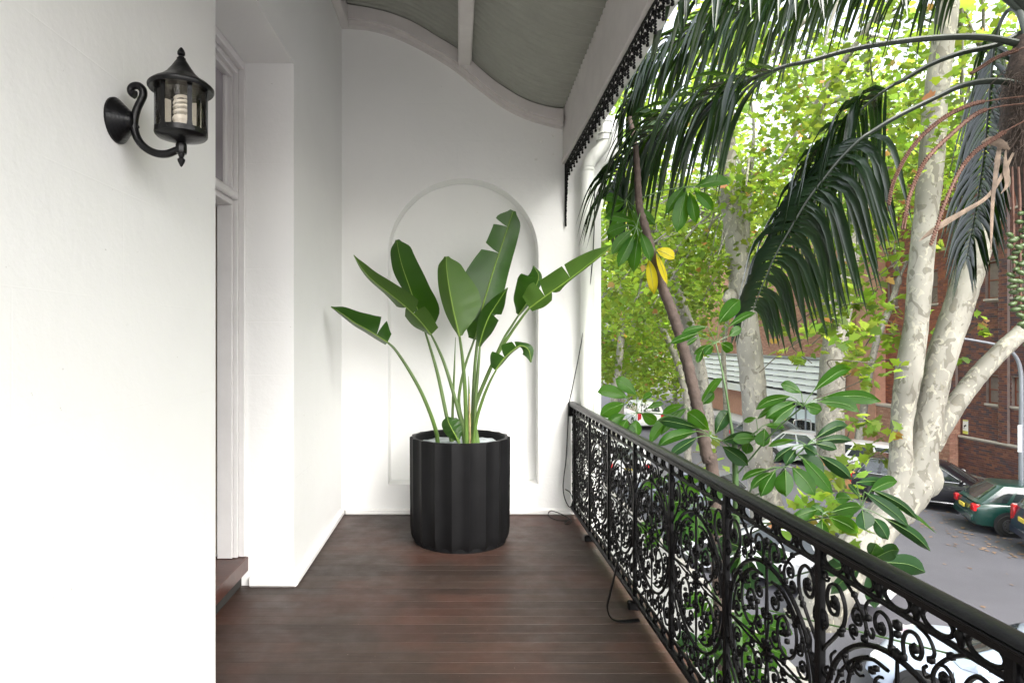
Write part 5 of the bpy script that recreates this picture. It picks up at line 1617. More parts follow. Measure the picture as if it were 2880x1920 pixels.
for i, (lab, pts, rad, d, crown) in enumerate((
    ('thin plane trunk leaning left under the bright foliage', [(1934, 1300), (1932, 1130), (1922, 1083), (1900, 1003), (1871, 939), (1839, 875), (1810, 790)], [11, 10, 10, 9.5, 9, 8.5, 7], 28.0, [((8.4, 28.5, 3.4), (3.6, 3.8, 4.2), 110)]),
    ('upright grey plane trunk nearest the downpipe', [(1722, 1320), (1728, 1100), (1737, 1051), (1744, 987), (1749, 923), (1747, 843), (1752, 740)], [12, 11, 10.5, 10, 10, 9, 7], 26.0, [((6.2, 26.5, 3.6), (3.2, 3.6, 4.4), 105)]),
    ('grey plane trunk leaning right close to the downpipe', [(1742, 1230), (1750, 1067), (1763, 1003), (1785, 923), (1801, 843), (1812, 760)], [10, 9, 9, 8.5, 8, 6], 32.0, [((9.2, 33, 3.2), (4.0, 4.0, 4.8), 120)]),
    ('grey plane trunk beside the brick building corner', [(2405, 1290), (2425, 1180), (2438, 1090), (2466, 960), (2505, 860), (2530, 780)], [14, 12, 11, 10, 10, 8], 27.5, [((18.5, 27.5, 9.0), (4.2, 4.2, 3.2), 95)]),
    ('thin plane trunk beyond the tall pale trunk', [(2040, 1260), (2042, 1150), (2035, 1000), (2046, 880), (2060, 760)], [8, 7.5, 7, 7, 6], 34.0, [((14.5, 35, 6.2), (4.6, 4.2, 4.4), 105)]),
    ('plane tree far down the left of the road', [(1770, 1200), (1775, 1080), (1785, 980), (1790, 900)], [6, 6, 5.5, 5], 46.0, [((12.5, 46, 1.8), (6, 5, 5.2), 140)]),
    ('plane tree closing the far end of the road', [(1900, 1170), (1900, 1060), (1910, 980), (1915, 900)], [6, 6, 5.5, 5], 52.0, [((19.5, 53, 3.0), (7, 5, 6.5), 150)]),
    ('plane tree high behind the louvred building', [(2260, 1130), (2262, 1040), (2268, 950), (2270, 860)], [8, 7.5, 7, 6], 44.0, [((25.5, 46, 9.5), (7, 5, 5.5), 130)]),
    )):
    plane_tree(lab, [(pts, rad, None)], d, crown, 70 + i, leaf=(0.16, 0.28) if d > 30 else (0.13, 0.22), simple_shape=True, limbs=5, per=34 if d < 40 else 40, spread=0.95, keep=(lambda p: p[2] > 4.2) if i in (3,) else None)

# unseen tree added beside the camera, its crown shaped to shade the near wall
plane_tree('unseen plane tree added opposite the verandah to shade the near wall', [([(5600, 2800), (5620, 1600), (5650, 600), (5700, -900)], [120, 110, 105, 80], [3.0] * 4)], 3.0, [((8.2, 3.2, 6.6), (4.2, 4.4, 4.0), 180)], 91, limbs=5, keep=lambda p: p[0] > 4.4 and not (p[0] / max(p[1], .1) < 1.0))
# ================================================================== LEAF BUILDER
def uvmesh(name, vs_, fs_, uv, mat, smooth=True):
    me = bpy.data.meshes.new(name); me.from_pydata([tuple(p) for p in vs_], [], fs_)
    lay = me.uv_layers.new(name='leaf')
    for poly in me.polygons:
        for li in poly.loop_indices: lay.data[li].uv = uv[me.loops[li].vertex_index]
    if smooth: me.polygons.foreach_set('use_smooth', [True] * len(me.polygons))
    me.materials.append(mat)
    return me

def px_leaf(mid, dep, left, right, dl, dr, tears=(), rows=26, cols=5, ripple=0.004, seed=0, curl=1.3):
    """blade from photo pixels: mid = midrib pixels base->tip, dep = depths along it, left/right = half widths in
    pixels along it (image left/right of the midrib), dl/dr = how far the margins lean away in metres.
    tears = [(side, t, gap)].  Returns verts, faces, uvs, midrib points."""
    rr = random.Random(seed)
    m3 = spline([Vector((x, y, 0)) for x, y in mid], 8)
    n = len(m3)
    def at(t):
        f = t * (n - 1); i = min(int(f), n - 2); k = f - i
        p = m3[i].lerp(m3[i + 1], k); d = (m3[min(i + 1, n - 1)] - m3[i])
        d2 = m3[min(i + 2, n - 1)] - m3[max(i - 1, 0)]
        d = d2.normalized() if d2.length > 1e-6 else d.normalized()
        return p, d
    def val(a, t):
        if len(a) < 4: return float(np.interp(t, np.linspace(0, 1, len(a)), a))
        f = min(max(t, 0), 1) * (len(a) - 1); i = min(int(f), len(a) - 2); k = f - i
        p1, p2 = a[i], a[i + 1]
        p0 = a[i - 1] if i else p1; p3 = a[i + 2] if i + 2 < len(a) else p2
        v_ = 0.5 * (2 * p1 + (p2 - p0) * k + (2 * p0 - 5 * p1 + 4 * p2 - p3) * k * k + (3 * p1 - p0 - 3 * p2 + p3) * k ** 3)
        return v_ if min(a) < 0 else max(v_, 0.0)
    vs_, fs_, uv = [], [], []
    for side, wid, off in ((-1, left, dl), (1, right, dr)):
        cuts = sorted([(t, g) for s_, t, g in tears if s_ == side])
        segs = []
        a, ga = 0.0, 0.0
        for t, g in cuts: segs.append((a, t, ga, g)); a, ga = t, g
        segs.append((a, 1.0, ga, 0.0))
        for (a, b, ga, gb) in segs:
            nr_ = max(3, int(rows * (b - a)) + 2)
            base = len(vs_)
            for j in range(nr_):
                t = a + (b - a) * j / (nr_ - 1)
                for k in range(cols + 1):
                    s_ = k / cols
                    # pull the torn margins apart
                    tt = t + s_ ** 1.5 * (ga * (1 - j / (nr_ - 1)) - gb * (j / (nr_ - 1)))
                    tt = min(max(tt, 0), 1)
                    p, d = at(tt)
                    w = val(wid, tt) * s_
                    nx, ny = (d.y, -d.x) if side < 0 else (-d.y, d.x)
                    dd = val(dep, tt) + val(off, tt) * s_ ** curl + math.sin(tt * 37 + side) * ripple * s_
                    fwd = w * 0.12
                    q_ = P(p.x + nx * w + d.x * fwd, p.y + ny * w + d.y * fwd, dd)
                    vs_.append(q_); uv.append((0.5 + side * s_ * 0.5, tt - s_ * 0.03))
            for j in range(nr_ - 1):
                for k in range(cols):
                    i = base + j * (cols + 1) + k
                    f = (i, i + 1, i + cols + 2, i + cols + 1)
                    fs_.append(f if side > 0 else f[::-1])
    mids = []
    for j in range(rows):
        t = j / (rows - 1); p, d = at(t); mids.append(P(p.x, p.y, val(dep, t) - 0.004))
    return vs_, fs_, uv, mids

def add_obj(name, me, parent):
    o = bpy.data.objects.new(name, me); link(o); adopt(o, parent); return o

# ================================================================== POTTED BIRD OF PARADISE
M['stre'] = leaf_mat('paradise_leaf', (0.011, 0.038, 0.0045), (0.019, 0.060, 0.007), (0.10, 0.28, 0.015), 0.30, 0.22, veins=30, spec=0.35)
M['stre_pale'] = leaf_mat('paradise_leaf_underside', (0.042, 0.088, 0.018), (0.056, 0.108, 0.022), (0.14, 0.32, 0.02), 0.34, 0.28, veins=30, spec=0.32)
M['stre_stem'] = simple('paradise_stem', (0.075, 0.135, 0.025), 0.4, var=0.3, scale=3)
M['stre_rib'] = simple('paradise_midrib', (0.16, 0.26, 0.035), 0.4, var=0.1)
def q6(x, y): return (880 + x / 2.119, 540 + y / 2.119)
def q6s(l): return [q6(*p) for p in l]
bp_ = thing('bird_of_paradise_plant', 'potted giant bird of paradise plant with torn paddle leaves', 'plant', (PX, PY, 0.74))
def stem(pts, deps, r0=0.0135, r1=0.0075, mat='stre_stem'):
    w = [P(*q6(*p), d) for p, d in zip(pts, deps)]
    s = MB(); sp_ = spline(w, 6); s.tube(sp_, lerp_list([r0 * 1.25, r0, r1], len(sp_)), 10); return s.build('stem', M[mat], bp_, True)
def blade(mid, dep, l, r, dl, dr, tears=(), mat='stre', rib=0.0048, seed=0, curl=1.3):
    k = 1 / 2.119
    vs_, fs_, uv, ms = px_leaf(q6s(mid), dep, [a * k for a in l], [a * k for a in r], dl, dr, tears, seed=seed, curl=curl)
    o = add_obj('leaf', uvmesh('leaf', vs_, fs_, uv, M[mat]), bp_)
    s = MB(); s.tube(ms, lerp_list([rib, rib * 0.8, rib * 0.3], len(ms)), 6); s.build('midrib', M['stre_rib'], o, True)
    return o
# far left
stem([(745, 1500), (735, 1430), (700, 1320), (640, 1180), (560, 1040), (490, 938), (445, 895)], [4.60, 4.58, 4.55, 4.52, 4.50, 4.48, 4.47])
blade([(445, 895), (385, 857), (320, 818), (250, 778), (170, 722), (108, 684)], [4.47, 4.46, 4.46, 4.47, 4.49, 4.52], [20, 22, 20, 18, 12, 3], [55, 110, 92, 70, 42, 4], [0.10, 0.14, 0.12, 0.08, 0], [0.05, 0.10, 0.10, 0.06, 0], [(1, 0.22, 0.05)], seed=1)
# long left, seen from its pale side
stem([(905, 1500), (890, 1400), (850, 1240), (790, 1040), (745, 930), (705, 850)], [4.56, 4.56, 4.58, 4.62, 4.64, 4.66])
blade([(705, 850), (640, 770), (560, 690), (450, 600), (350, 520), (290, 450), (243, 376)], [4.66, 4.68, 4.70, 4.72, 4.74, 4.76, 4.78], [8, 50, 40, 20, 14, 10, 2], [60, 78, 80, 66, 50, 32, 3], [0.08, 0.10, 0.10, 0.08, 0.03], [-0.02, -0.05, -0.05, -0.03, 0], [(-1, 0.34, 0.05), (1, 0.26, 0.035)], mat='stre_pale', seed=2)
# dark paddle behind it
stem([(830, 1500), (800, 1350), (745, 1090), (700, 930), (668, 830)], [4.74, 4.76, 4.80, 4.83, 4.85])
blade([(668, 830), (640, 740), (605, 650), (570, 550), (535, 450), (512, 360), (500, 285)], [4.85, 4.86, 4.87, 4.88, 4.89, 4.89, 4.88], [14, 18, 24, 32, 48, 60, 56, 44, 8], [60, 118, 126, 116, 108, 98, 86, 70, 14], [0.03, 0.05, 0.05, 0.05, 0.03], [-0.05, -0.08, -0.06, -0.03, 0], seed=3)
# middle pale paddle, nearest
stem([(915, 1500), (912, 1330), (905, 1150), (890, 980), (874, 860)], [4.50, 4.47, 4.44, 4.42, 4.40], 0.0145, 0.009)
blade([(874, 860), (852, 770), (830, 670), (810, 560), (797, 460), (793, 385)], [4.40, 4.385, 4.375, 4.37, 4.38, 4.40], [8, 30, 48, 58, 62, 58, 46, 10], [20, 110, 168, 172, 146, 110, 78, 16], [0.02, 0.05, 0.06, 0.05, 0.02], [0.02, 0.07, 0.08, 0.06, 0.02], mat='stre_pale', rib=0.0062, seed=4)
# tall torn paddle at the back
stem([(950, 1500), (955, 1250), (965, 1050), (985, 850), (1000, 740)], [4.72, 4.74, 4.78, 4.82, 4.84])
blade([(992, 790), (1010, 690), (1042, 580), (1080, 455), (1122, 330), (1165, 200), (1195, 112)], [4.84, 4.85, 4.86, 4.87, 4.88, 4.89, 4.88], [20, 105, 150, 158, 132, 100, 88, 80, 20], [40, 92, 104, 96, 90, 84, 78, 64, 14], [0.0, -0.03, -0.05, -0.04, 0], [0.02, 0.05, 0.06, 0.04, 0], [(-1, 0.62, 0.030), (-1, 0.82, 0.026)], rib=0.0062, seed=5)
# folded leaf right of the middle stem, with a dark companion behind
stem([(960, 1500), (968, 1250), (985, 1050), (995, 920)], [4.62, 4.64, 4.66, 4.68])
blade([(990, 920), (1015, 830), (1050, 740), (1100, 660), (1160, 570)], [4.68, 4.68, 4.69, 4.70, 4.71], [10, 44, 56, 40, 3], [12, 52, 62, 46, 4], [0.03, 0.06, 0.06, 0.03], [-0.06, -0.10, -0.08, -0.02], [(1, 0.55, 0.06)], seed=6)
stem([(905, 1420), (870, 1250), (900, 1060), (965, 870)], [4.78, 4.80, 4.82, 4.84], 0.012, 0.008)
blade([(965, 880), (985, 800), (1020, 720), (1060, 650)], [4.84, 4.86, 4.88, 4.9], [40, 78, 60, 4], [20, 44, 40, 3], [0.05, 0.05, 0.03], [0.05, 0.05, 0.03], seed=7)
# right cupped leaf
stem([(985, 1500), (965, 1300), (1060, 1050), (1135, 880), (1190, 790), (1225, 735)], [4.70, 4.72, 4.76, 4.79, 4.80, 4.81], 0.012, 0.007)
blade([(1225, 733), (1255, 690), (1290, 635), (1325, 570), (1345, 500), (1315, 440)], [4.81, 4.80, 4.79, 4.78, 4.80, 4.82], [20, 78, 104, 118, 92, 4], [8, 14, 20, 24, 20, 3], [0.04, 0.10, 0.12, 0.08, 0], [0.02, 0.04, 0.04, 0.02, 0], seed=8)
# long right leaf reaching over the rail
stem([(970, 1500), (950, 1330), (1010, 1160), (1090, 985), (1180, 840), (1240, 755), (1290, 690)], [4.64, 4.65, 4.66, 4.66, 4.64, 4.62, 4.60], 0.013, 0.008)
blade([(1290, 692), (1345, 650), (1410, 603), (1500, 540), (1600, 465), (1700, 388), (1782, 318)], [4.60, 4.57, 4.54, 4.50, 4.46, 4.42, 4.38], [80, 112, 96, 92, 80, 52, 6], [26, 48, 40, 14, 10, 8, 2], [0.06, 0.10, 0.10, 0.08, 0], [-0.04, -0.08, -0.06, -0.03, 0], [(-1, 0.27, 0.035), (-1, 0.56, 0.012), (1, 0.36, 0.06)], mat='stre_pale', rib=0.0055, seed=9)
# low right leaf that folds over
stem([(955, 1500), (975, 1360), (1010, 1240), (1050, 1140), (1092, 1060)], [4.52, 4.50, 4.48, 4.46, 4.44], 0.012, 0.007)
blade([(1088, 1062), (1120, 1015), (1165, 965), (1210, 930), (1240, 915), (1285, 940), (1300, 1015)], [4.44, 4.43, 4.42, 4.41, 4.40, 4.38, 4.36], [40, 80, 66, 44, 22, 30, 4], [6, 14, 12, 10, 12, 44, 4], [0.04, 0.06, 0.05, 0.03, 0], [0.04, 0.05, 0.05, 0.02, 0], [(-1, 0.26, 0.07), (-1, 0.52, 0.03)], seed=10)
# small young leaf at the base
stem([(872, 1510), (868, 1480), (862, 1465)], [4.36, 4.36, 4.355], 0.010, 0.007)
blade([(868, 1490), (850, 1450), (830, 1415), (808, 1370), (800, 1338)], [4.36, 4.35, 4.345, 4.35, 4.36], [6, 36, 48, 42, 6], [8, 46, 62, 54, 8], [0.02, 0.03, 0.03, 0.01], [0.02, 0.03, 0.03, 0.01], seed=11)
# rolled spears
stem([(838, 1480), (832, 1330), (842, 1080), (850, 865)], [4.6, 4.6, 4.6, 4.6], 0.010, 0.002)
stem([(936, 1490), (932, 1300), (930, 1180), (928, 1095)], [4.56, 4.56, 4.56, 4.56], 0.009, 0.002)
s = MB(); s.tube([P(*q6(936, 1500), 4.54), P(*q6(934, 1350), 4.545), P(*q6(933, 1200), 4.55)], [0.012, 0.011, 0.003], 8, True, 0.5); s.build('dry_sheath', simple('dry_sheath', (0.42, 0.33, 0.16), 0.7, var=0.4, scale=20), bp_, True)

# ================================================================== KENTIA PALM
M['palm'] = leaf_mat('palm_leaflet', (0.006, 0.013, 0.007), (0.010, 0.022, 0.010), (0.06, 0.13, 0.012), 0.22, 0.22, spec=0.6)
M['palm_stalk'] = simple('palm_stalk', (0.022, 0.030, 0.022), 0.42, var=0.3, scale=8)
M['palm_trunk'] = simple('palm_trunk', (0.15, 0.135, 0.11), 0.85, var=0.3, scale=5, bump=0.5, bscale=15)
M['fibre'] = simple('palm_fibre', (0.06, 0.042, 0.032), 0.9, var=0.6, scale=30, bump=0.8, bscale=60)
pm_ = thing('kentia_palm', 'kentia palm with dark drooping fronds over the front garden', 'palm tree', (4.0, 4.0, ZG))
leaflet_count = [0]
def leaflet_geo(base, tang, side, length, width, rr, tk=1.0, gk=1.0):
    """ribbon that leaves the stalk sideways and bends down"""
    up = Vector((0, 0, 1))
    d = (tang * rr.uniform(0.45, 0.75) * tk + side * rr.uniform(0.40, 0.75) + up * rr.uniform(-0.05, 0.25)).normalized()
    n = 10
    p = Vector(base); pts = []
    step = length / (n - 1)
    g_ = rr.uniform(0.26, 0.42) * gk * rr.choice((0.7, 1.0, 1.0, 1.2))
    for i in range(n):
        pts.append(p.copy())
        p = p + d * step
        d = (d + Vector((0, 0, -1)) * g_ * (1.0 if i > 0 else 0.6)).normalized()
        if d.z < -0.93: g_ *= 0.2
    vs_, fs_ = [], []
    tw = rr.uniform(-0.7, 0.7)
    for i, q_ in enumerate(pts):
        t = i / (n - 1)
        w = width * (min(1, t * 5 + 0.35)) * (1 - t ** 2.2) + 0.0008
        dd = (pts[min(i + 1, n - 1)] - pts[max(i - 1, 0)]).normalized()
        a = dd.cross(side + tang * 0.6 + up * tw * t)
        if a.length < 1e-4: a = tang.copy()
        a = dd.cross(a.normalized()); a.normalize()
        ax = dd.cross(a)
        wv = tang.lerp(a, 0.25).normalized()
        wv = (wv - dd * wv.dot(dd)).normalized()
        nm = dd.cross(wv)
        vs_ += [q_ - wv * w, q_ + nm * w * 0.35, q_ + wv * w]
    for i in range(n - 1):
        for k in range(2):
            b_ = i * 3 + k
            fs_.append((b_, b_ + 1, b_ + 4, b_ + 3))
    return vs_, fs_
def frond(pts, deps, t0, lens, seed, single=True, width=0.0205, spacing=0.030, rad=(0.024, 0.012, 0.004), sides=(1, 1), tk=1.0, sidev=None, lk=1.42, gk=1.0):
    rr = random.Random(seed)
    w = [P(x, y, d) for (x, y), d in zip(pts, deps)]
    sp_ = spline(w, 10)
    s = MB(); s.tube(sp_, lerp_list(list(rad), len(sp_)), 8, True, 0.7)
    fo = s.build('frond', M['palm_stalk'], pm_, True)
    L_ = [0]
    for a, b in zip(sp_[:-1], sp_[1:]): L_.append(L_[-1] + (b - a).length)
    tot = L_[-1]
    s_ = tot * t0
    av, af = [], []
    while s_ < tot:
        i = int(np.searchsorted(L_, s_)) ; i = min(max(i, 1), len(sp_) - 1)
        k = (s_ - L_[i - 1]) / max(1e-6, L_[i] - L_[i - 1])
        b_ = sp_[i - 1].lerp(sp_[i], k); tg = (sp_[i] - sp_[i - 1]).normalized()
        t = (s_ - tot * t0) / (tot * (1 - t0))
        ln_ = float(np.interp(t, np.linspace(0, 1, len(lens)), lens))
        sd_ = tg.cross(Vector((0, 0, 1)))
        if sd_.length < 0.15: sd_ = Vector((0, 1, 0))
        if sidev is not None: sd_ = Vector(sidev)
        sd_.normalize()
        for sg, en in ((1, sides[0]), (-1, sides[1])):
            if not en or rr.random() < 0.05: continue
            vs_, fs_ = leaflet_geo(b_ + sd_ * sg * 0.004, tg, sd_ * sg, ln_ * lk * rr.uniform(0.85, 1.1), width * rr.uniform(0.8, 1.15), rr, tk, gk)
            if single and leaflet_count[0] < 295:
                me = bpy.data.meshes.new('leaflet'); me.from_pydata([tuple(v) for v in vs_], [], fs_); me.materials.append(M['palm'])
                me.polygons.foreach_set('use_smooth', [True] * len(fs_))
                o = bpy.data.objects.new('leaflet', me); link(o); o.parent = fo; leaflet_count[0] += 1
            else:
                n0 = len(av); av += [tuple(v) for v in vs_]; af += [tuple(q_ + n0 for q_ in f) for f in fs_]
        s_ += spacing * rr.uniform(0.85, 1.15)
    if av:
        me = bpy.data.meshes.new('leaflets'); me.from_pydata(av, [], af); me.materials.append(M['palm'])
        me.polygons.foreach_set('use_smooth', [True] * len(af))
        o = bpy.data.objects.new('leaflets', me); link(o); o.parent = fo; o['kind'] = 'stuff'
    return fo
# long lower frond reaching to the downpipe
frond([(2890, 128), (2760, 105), (2593, 110), (2414, 136), (2276, 172), (2210, 186), (2134, 212), (2057, 243), (1955, 290), (1879, 335), (1802, 398), (1745, 465), (1704, 560)], [4.0, 4.02, 4.05, 4.1, 4.15, 4.2, 4.25, 4.3, 4.4, 4.48, 4.58, 4.66, 4.75], 0.50, [0.70, 0.76, 0.74, 0.68, 0.58, 0.46, 0.30], 1, spacing=0.028, width=0.024, tk=0.8, lk=1.5)
# big frond hanging to the lower left
frond([(2900, 245), (2800, 228), (2710, 240), (2620, 280), (2516, 332), (2450, 372), (2420, 392), (2370, 440), (2320, 500), (2270, 565), (2225, 640), (2180, 720), (2145, 800), (2118, 870)], [3.95, 3.95, 3.97, 4.0, 4.02, 4.05, 4.06, 4.1, 4.14, 4.18, 4.22, 4.26, 4.3, 4.33], 0.46, [0.50, 0.62, 0.66, 0.62, 0.52, 0.40, 0.24], 2, spacing=0.027, width=0.0215, tk=0.45, sidev=(0.5, -0.75, -0.1), lk=1.4, gk=2.6)
# frond just behind it
frond([(2880, 90), (2797, 128), (2700, 150), (2610, 185), (2536, 228), (2511, 240), (2465, 270), (2414, 316), (2363, 372), (2312, 434), (2271, 490), (2236, 560), (2215, 640)], [4.1, 4.12, 4.15, 4.2, 4.25, 4.28, 4.3, 4.34, 4.38, 4.42, 4.46, 4.5, 4.54], 0.44, [0.62, 0.70, 0.68, 0.60, 0.48, 0.36, 0.22], 3, spacing=0.028, width=0.0215, tk=0.45, sidev=(0.75, 0.55, 0.0), lk=1.45, gk=2.2)
# upper frond reaching left, lit from behind
frond([(2890, 40), (2700, -90), (2500, -110), (2330, -60), (2200, -10), (2100, 25), (2000, 62), (1920, 105), (1860, 148), (1810, 205), (1775, 270), (1745, 330)], [4.1, 4.2, 4.3, 4.4, 4.5, 4.58, 4.66, 4.74, 4.8, 4.86, 4.9, 4.94], 0.36, [0.60, 0.72, 0.72, 0.66, 0.54, 0.40, 0.22], 4, single=False, spacing=0.027)
# frond above the picture whose leaflets hang into it
frond([(2900, 30), (2760, -90), (2600, -140), (2420, -140), (2260, -120), (2120, -85), (2000, -50), (1900, -10)], [3.9, 3.75, 3.6, 3.5, 3.45, 3.4, 3.4, 3.4], 0.26, [0.48, 0.54, 0.54, 0.50, 0.40, 0.26], 5, single=False, spacing=0.036, tk=0.6, gk=1.3)
frond([(2900, 20), (2820, -90), (2700, -150), (2580, -160), (2470, -130), (2380, -90), (2310, -40)], [4.2, 4.3, 4.45, 4.6, 4.7, 4.8, 4.85], 0.26, [0.60, 0.66, 0.62, 0.54, 0.42, 0.26], 6, single=False, tk=0.7)
# frond hanging almost straight down at the right
frond([(2900, 150), (2870, 40), (2835, 30), (2805, 90), (2790, 190), (2780, 310), (2768, 430), (2752, 540), (2735, 640), (2718, 730)], [4.0, 4.1, 4.2, 4.25, 4.28, 4.3, 4.32, 4.34, 4.36, 4.37], 0.26, [0.40, 0.46, 0.46, 0.42, 0.34, 0.22], 7, single=False)
frond([(2910, 100), (2930, -40), (2960, -120), (3020, -100), (3080, 20), (3120, 200)], [3.8, 3.7, 3.6, 3.5, 3.45, 3.4], 0.3, [0.5, 0.6, 0.55, 0.4, 0.2], 8, single=False)
frond([(2900, 60), (2860, -120), (2800, -260), (2700, -330), (2600, -330)], [4.3, 4.5, 4.8, 5.1, 5.4], 0.3, [0.5, 0.6, 0.55, 0.4, 0.2], 9, single=False)
# trunk and crown fibre
tb = P(2935, 330, 4.0)
s = MB(); s.tube(spline([Vector((4.05, 4.0, ZG)), Vector((3.98, 4.0, -1.5)), Vector((tb.x + 0.02, 4.0, 1.2)), Vector((tb.x, 4.0, tb.z))], 8), lerp_list([0.13, 0.10, 0.095, 0.11], 25), 14); s.build('trunk', M['palm_trunk'], pm_, True)
s = MB(); s.tube(spline([P(2925, 640, 4.0), P(2915, 480, 4.0), P(2905, 360, 4.0), P(2900, 230, 4.0), P(2895, 100, 4.0)], 5), lerp_list([0.08, 0.13, 0.17, 0.15, 0.07], 21), 14); s.build('crown_shaft', M['fibre'], pm_, True)
rrf = random.Random(9)
s = MB()
for i in range(190):
    a = P(2880 + rrf.uniform(-60, 20), 310 + rrf.uniform(-110, 120), 3.86 + rrf.uniform(0, .12)); 
    b_ = a + Vector((rrf.uniform(-.12, .08), rrf.uniform(-.06, .02), rrf.uniform(-.16, .02)))
    s.tube(spline([a, a.lerp(b_, .5) + Vector((0, -.02, .03)), b_], 4), 0.0022, 4, False)
o = s.build('fibres', M['fibre'], pm_); o['kind'] = 'stuff'
# old flower stalks like rusty ropes
M['rope'] = simple('rusty_flower_stalk', (0.095, 0.042, 0.026), 0.7, var=0.4, scale=40)
def rope(pts, d0, d1, thin=0.35):
    w = [P(x, y, d0 + (d1 - d0) * i / (len(pts) - 1)) for i, (x, y) in enumerate(pts)]
    sp_ = spline(w, 26); n = len(sp_)
    s = MB()
    s.tube(sp_, [0.0135 * (1 - 0.45 * i / n) * (0.8 if i % 2 else 1.18) * (thin if i < n * 0.18 else 1) for i in range(n)], 8)
    # beads in a spiral along the stalk
    for i in range(int(n * 0.2), n - 1):
        t = (sp_[i + 1] - sp_[i]).normalized(); a = t.orthogonal().normalized(); b_ = t.cross(a)
        th = i * 2.1
        c = sp_[i] + (a * math.cos(th) + b_ * math.sin(th)) * 0.0120 * (1 - 0.4 * i / n)
        s.blob(c, 0.0066, 0.0066, 0.0066, 5, 3)
    s.build('flower_stalk', M['rope'], pm_, True, 60)
rope([(2892, 270), (2820, 278), (2741, 292), (2677, 319), (2630, 351), (2588, 389), (2556, 430), (2530, 475), (2511, 522), (2500, 577)], 3.82, 3.72)
rope([(2892, 290), (2800, 302), (2740, 325), (2665, 388), (2608, 446), (2578, 500), (2556, 560), (2545, 620), (2541, 645)], 3.80, 3.70)
rope([(2892, 335), (2840, 362), (2790, 395), (2740, 430), (2700, 480), (2662, 560), (2638, 630), (2618, 690)], 3.78, 3.70)
rope([(2892, 130), (2850, 145), (2800, 165), (2760, 190), (2730, 208)], 3.9, 3.95)
# dry strips
M['dry_sheath'] = simple('dry_palm_sheath', (0.15, 0.11, 0.08), 0.8, var=0.5, scale=12)
def strip(pts, ds, wd):
    w = [P(x, y, d) for (x, y), d in zip(pts, ds)]
    sp_ = spline(w, 8); s = MB(); s.tube(sp_, lerp_list(wd, len(sp_)), 8, True, 0.16, (0.3, 1, 0.4)); s.build('dry_sheath', M['dry_sheath'], pm_, True, 60)
strip([(2850, 430), (2815, 500), (2775, 555), (2720, 590), (2660, 625), (2615, 655), (2585, 678)], [3.85, 3.82, 3.8, 3.78, 3.76, 3.75, 3.74], [0.008, 0.012, 0.012, 0.014, 0.020, 0.016, 0.002])
strip([(2812, 405), (2805, 455), (2798, 510), (2792, 570), (2789, 640), (2787, 705)], [3.84, 3.82, 3.8, 3.8, 3.8, 3.8], [0.012, 0.016, 0.012, 0.010, 0.008, 0.003])
strip([(2832, 400), (2828, 440), (2830, 480), (2832, 520), (2815, 545)], [3.84, 3.82, 3.81, 3.8, 3.8], [0.004, 0.006, 0.018, 0.012, 0.002])
strip([(2760, 402), (2785, 395), (2815, 405), (2840, 420)], [3.8, 3.8, 3.8, 3.82], [0.004, 0.026, 0.024, 0.006])
# green fruit hanging in strings
M['fruit'] = simple('green_palm_fruit', (0.045, 0.075, 0.022), 0.4, var=0.3)
s = MB(); s.blob((0, 0, 0), 0.030, 0.016, 0.015, 10, 7); fme = s.mesh('fruit', M['fruit'], True, 80)
for k, (x, y0, y1) in enumerate(((2868, 560, 900), (2886, 600, 960), (2850, 620, 860))):
    s = MB(); s.tube([P(x - 4, 470, 3.9), P(x, y0, 3.88), P(x + 3, y1, 3.88)], [0.007, 0.009, 0.006], 7); s.build('fruit_string', M['rope'], pm_, True)
    for i in range(14):
        y = y0 + 40 + (y1 - y0 - 30) * i / 13
        c = P(x + rrf.uniform(-13, 13), y, 3.86 + rrf.uniform(-.03, .03))
        o = bpy.data.objects.new('fruit', fme); link(o); o.location = c; o.rotation_euler = (rrf.uniform(-.4, .4), rrf.uniform(-.4, .5), rrf.uniform(-0.5, 0.5)); adopt(o, pm_)

# ================================================================== UMBRELLA TREES
M['umb'] = leaf_mat('umbrella_leaf', (0.010, 0.036, 0.006), (0.017, 0.056, 0.009), (0.15, 0.38, 0.012), 0.38, 0.34, spec=0.12)
M['umb_dark'] = leaf_mat('umbrella_leaf_glossy', (0.007, 0.022, 0.008), (0.012, 0.035, 0.012), (0.07, 0.19, 0.012), 0.36, 0.2, spec=0.12)
M['umb_yellow'] = leaf_mat('umbrella_leaf_yellow', (0.30, 0.25, 0.01), (0.42, 0.36, 0.015), (0.55, 0.48, 0.02), 0.4, 0.45, spec=0.2)
M['umb_rib'] = simple('umbrella_midrib', (0.075, 0.14, 0.025), 0.45, var=0.1)
M['umb_stem'] = simple('umbrella_green_stem', (0.05, 0.10, 0.03), 0.5, var=0.3)
M['umb_bark'] = simple('umbrella_bark', (0.06, 0.042, 0.034), 0.85, var=0.35, scale=14, bump=0.8, bscale=26)
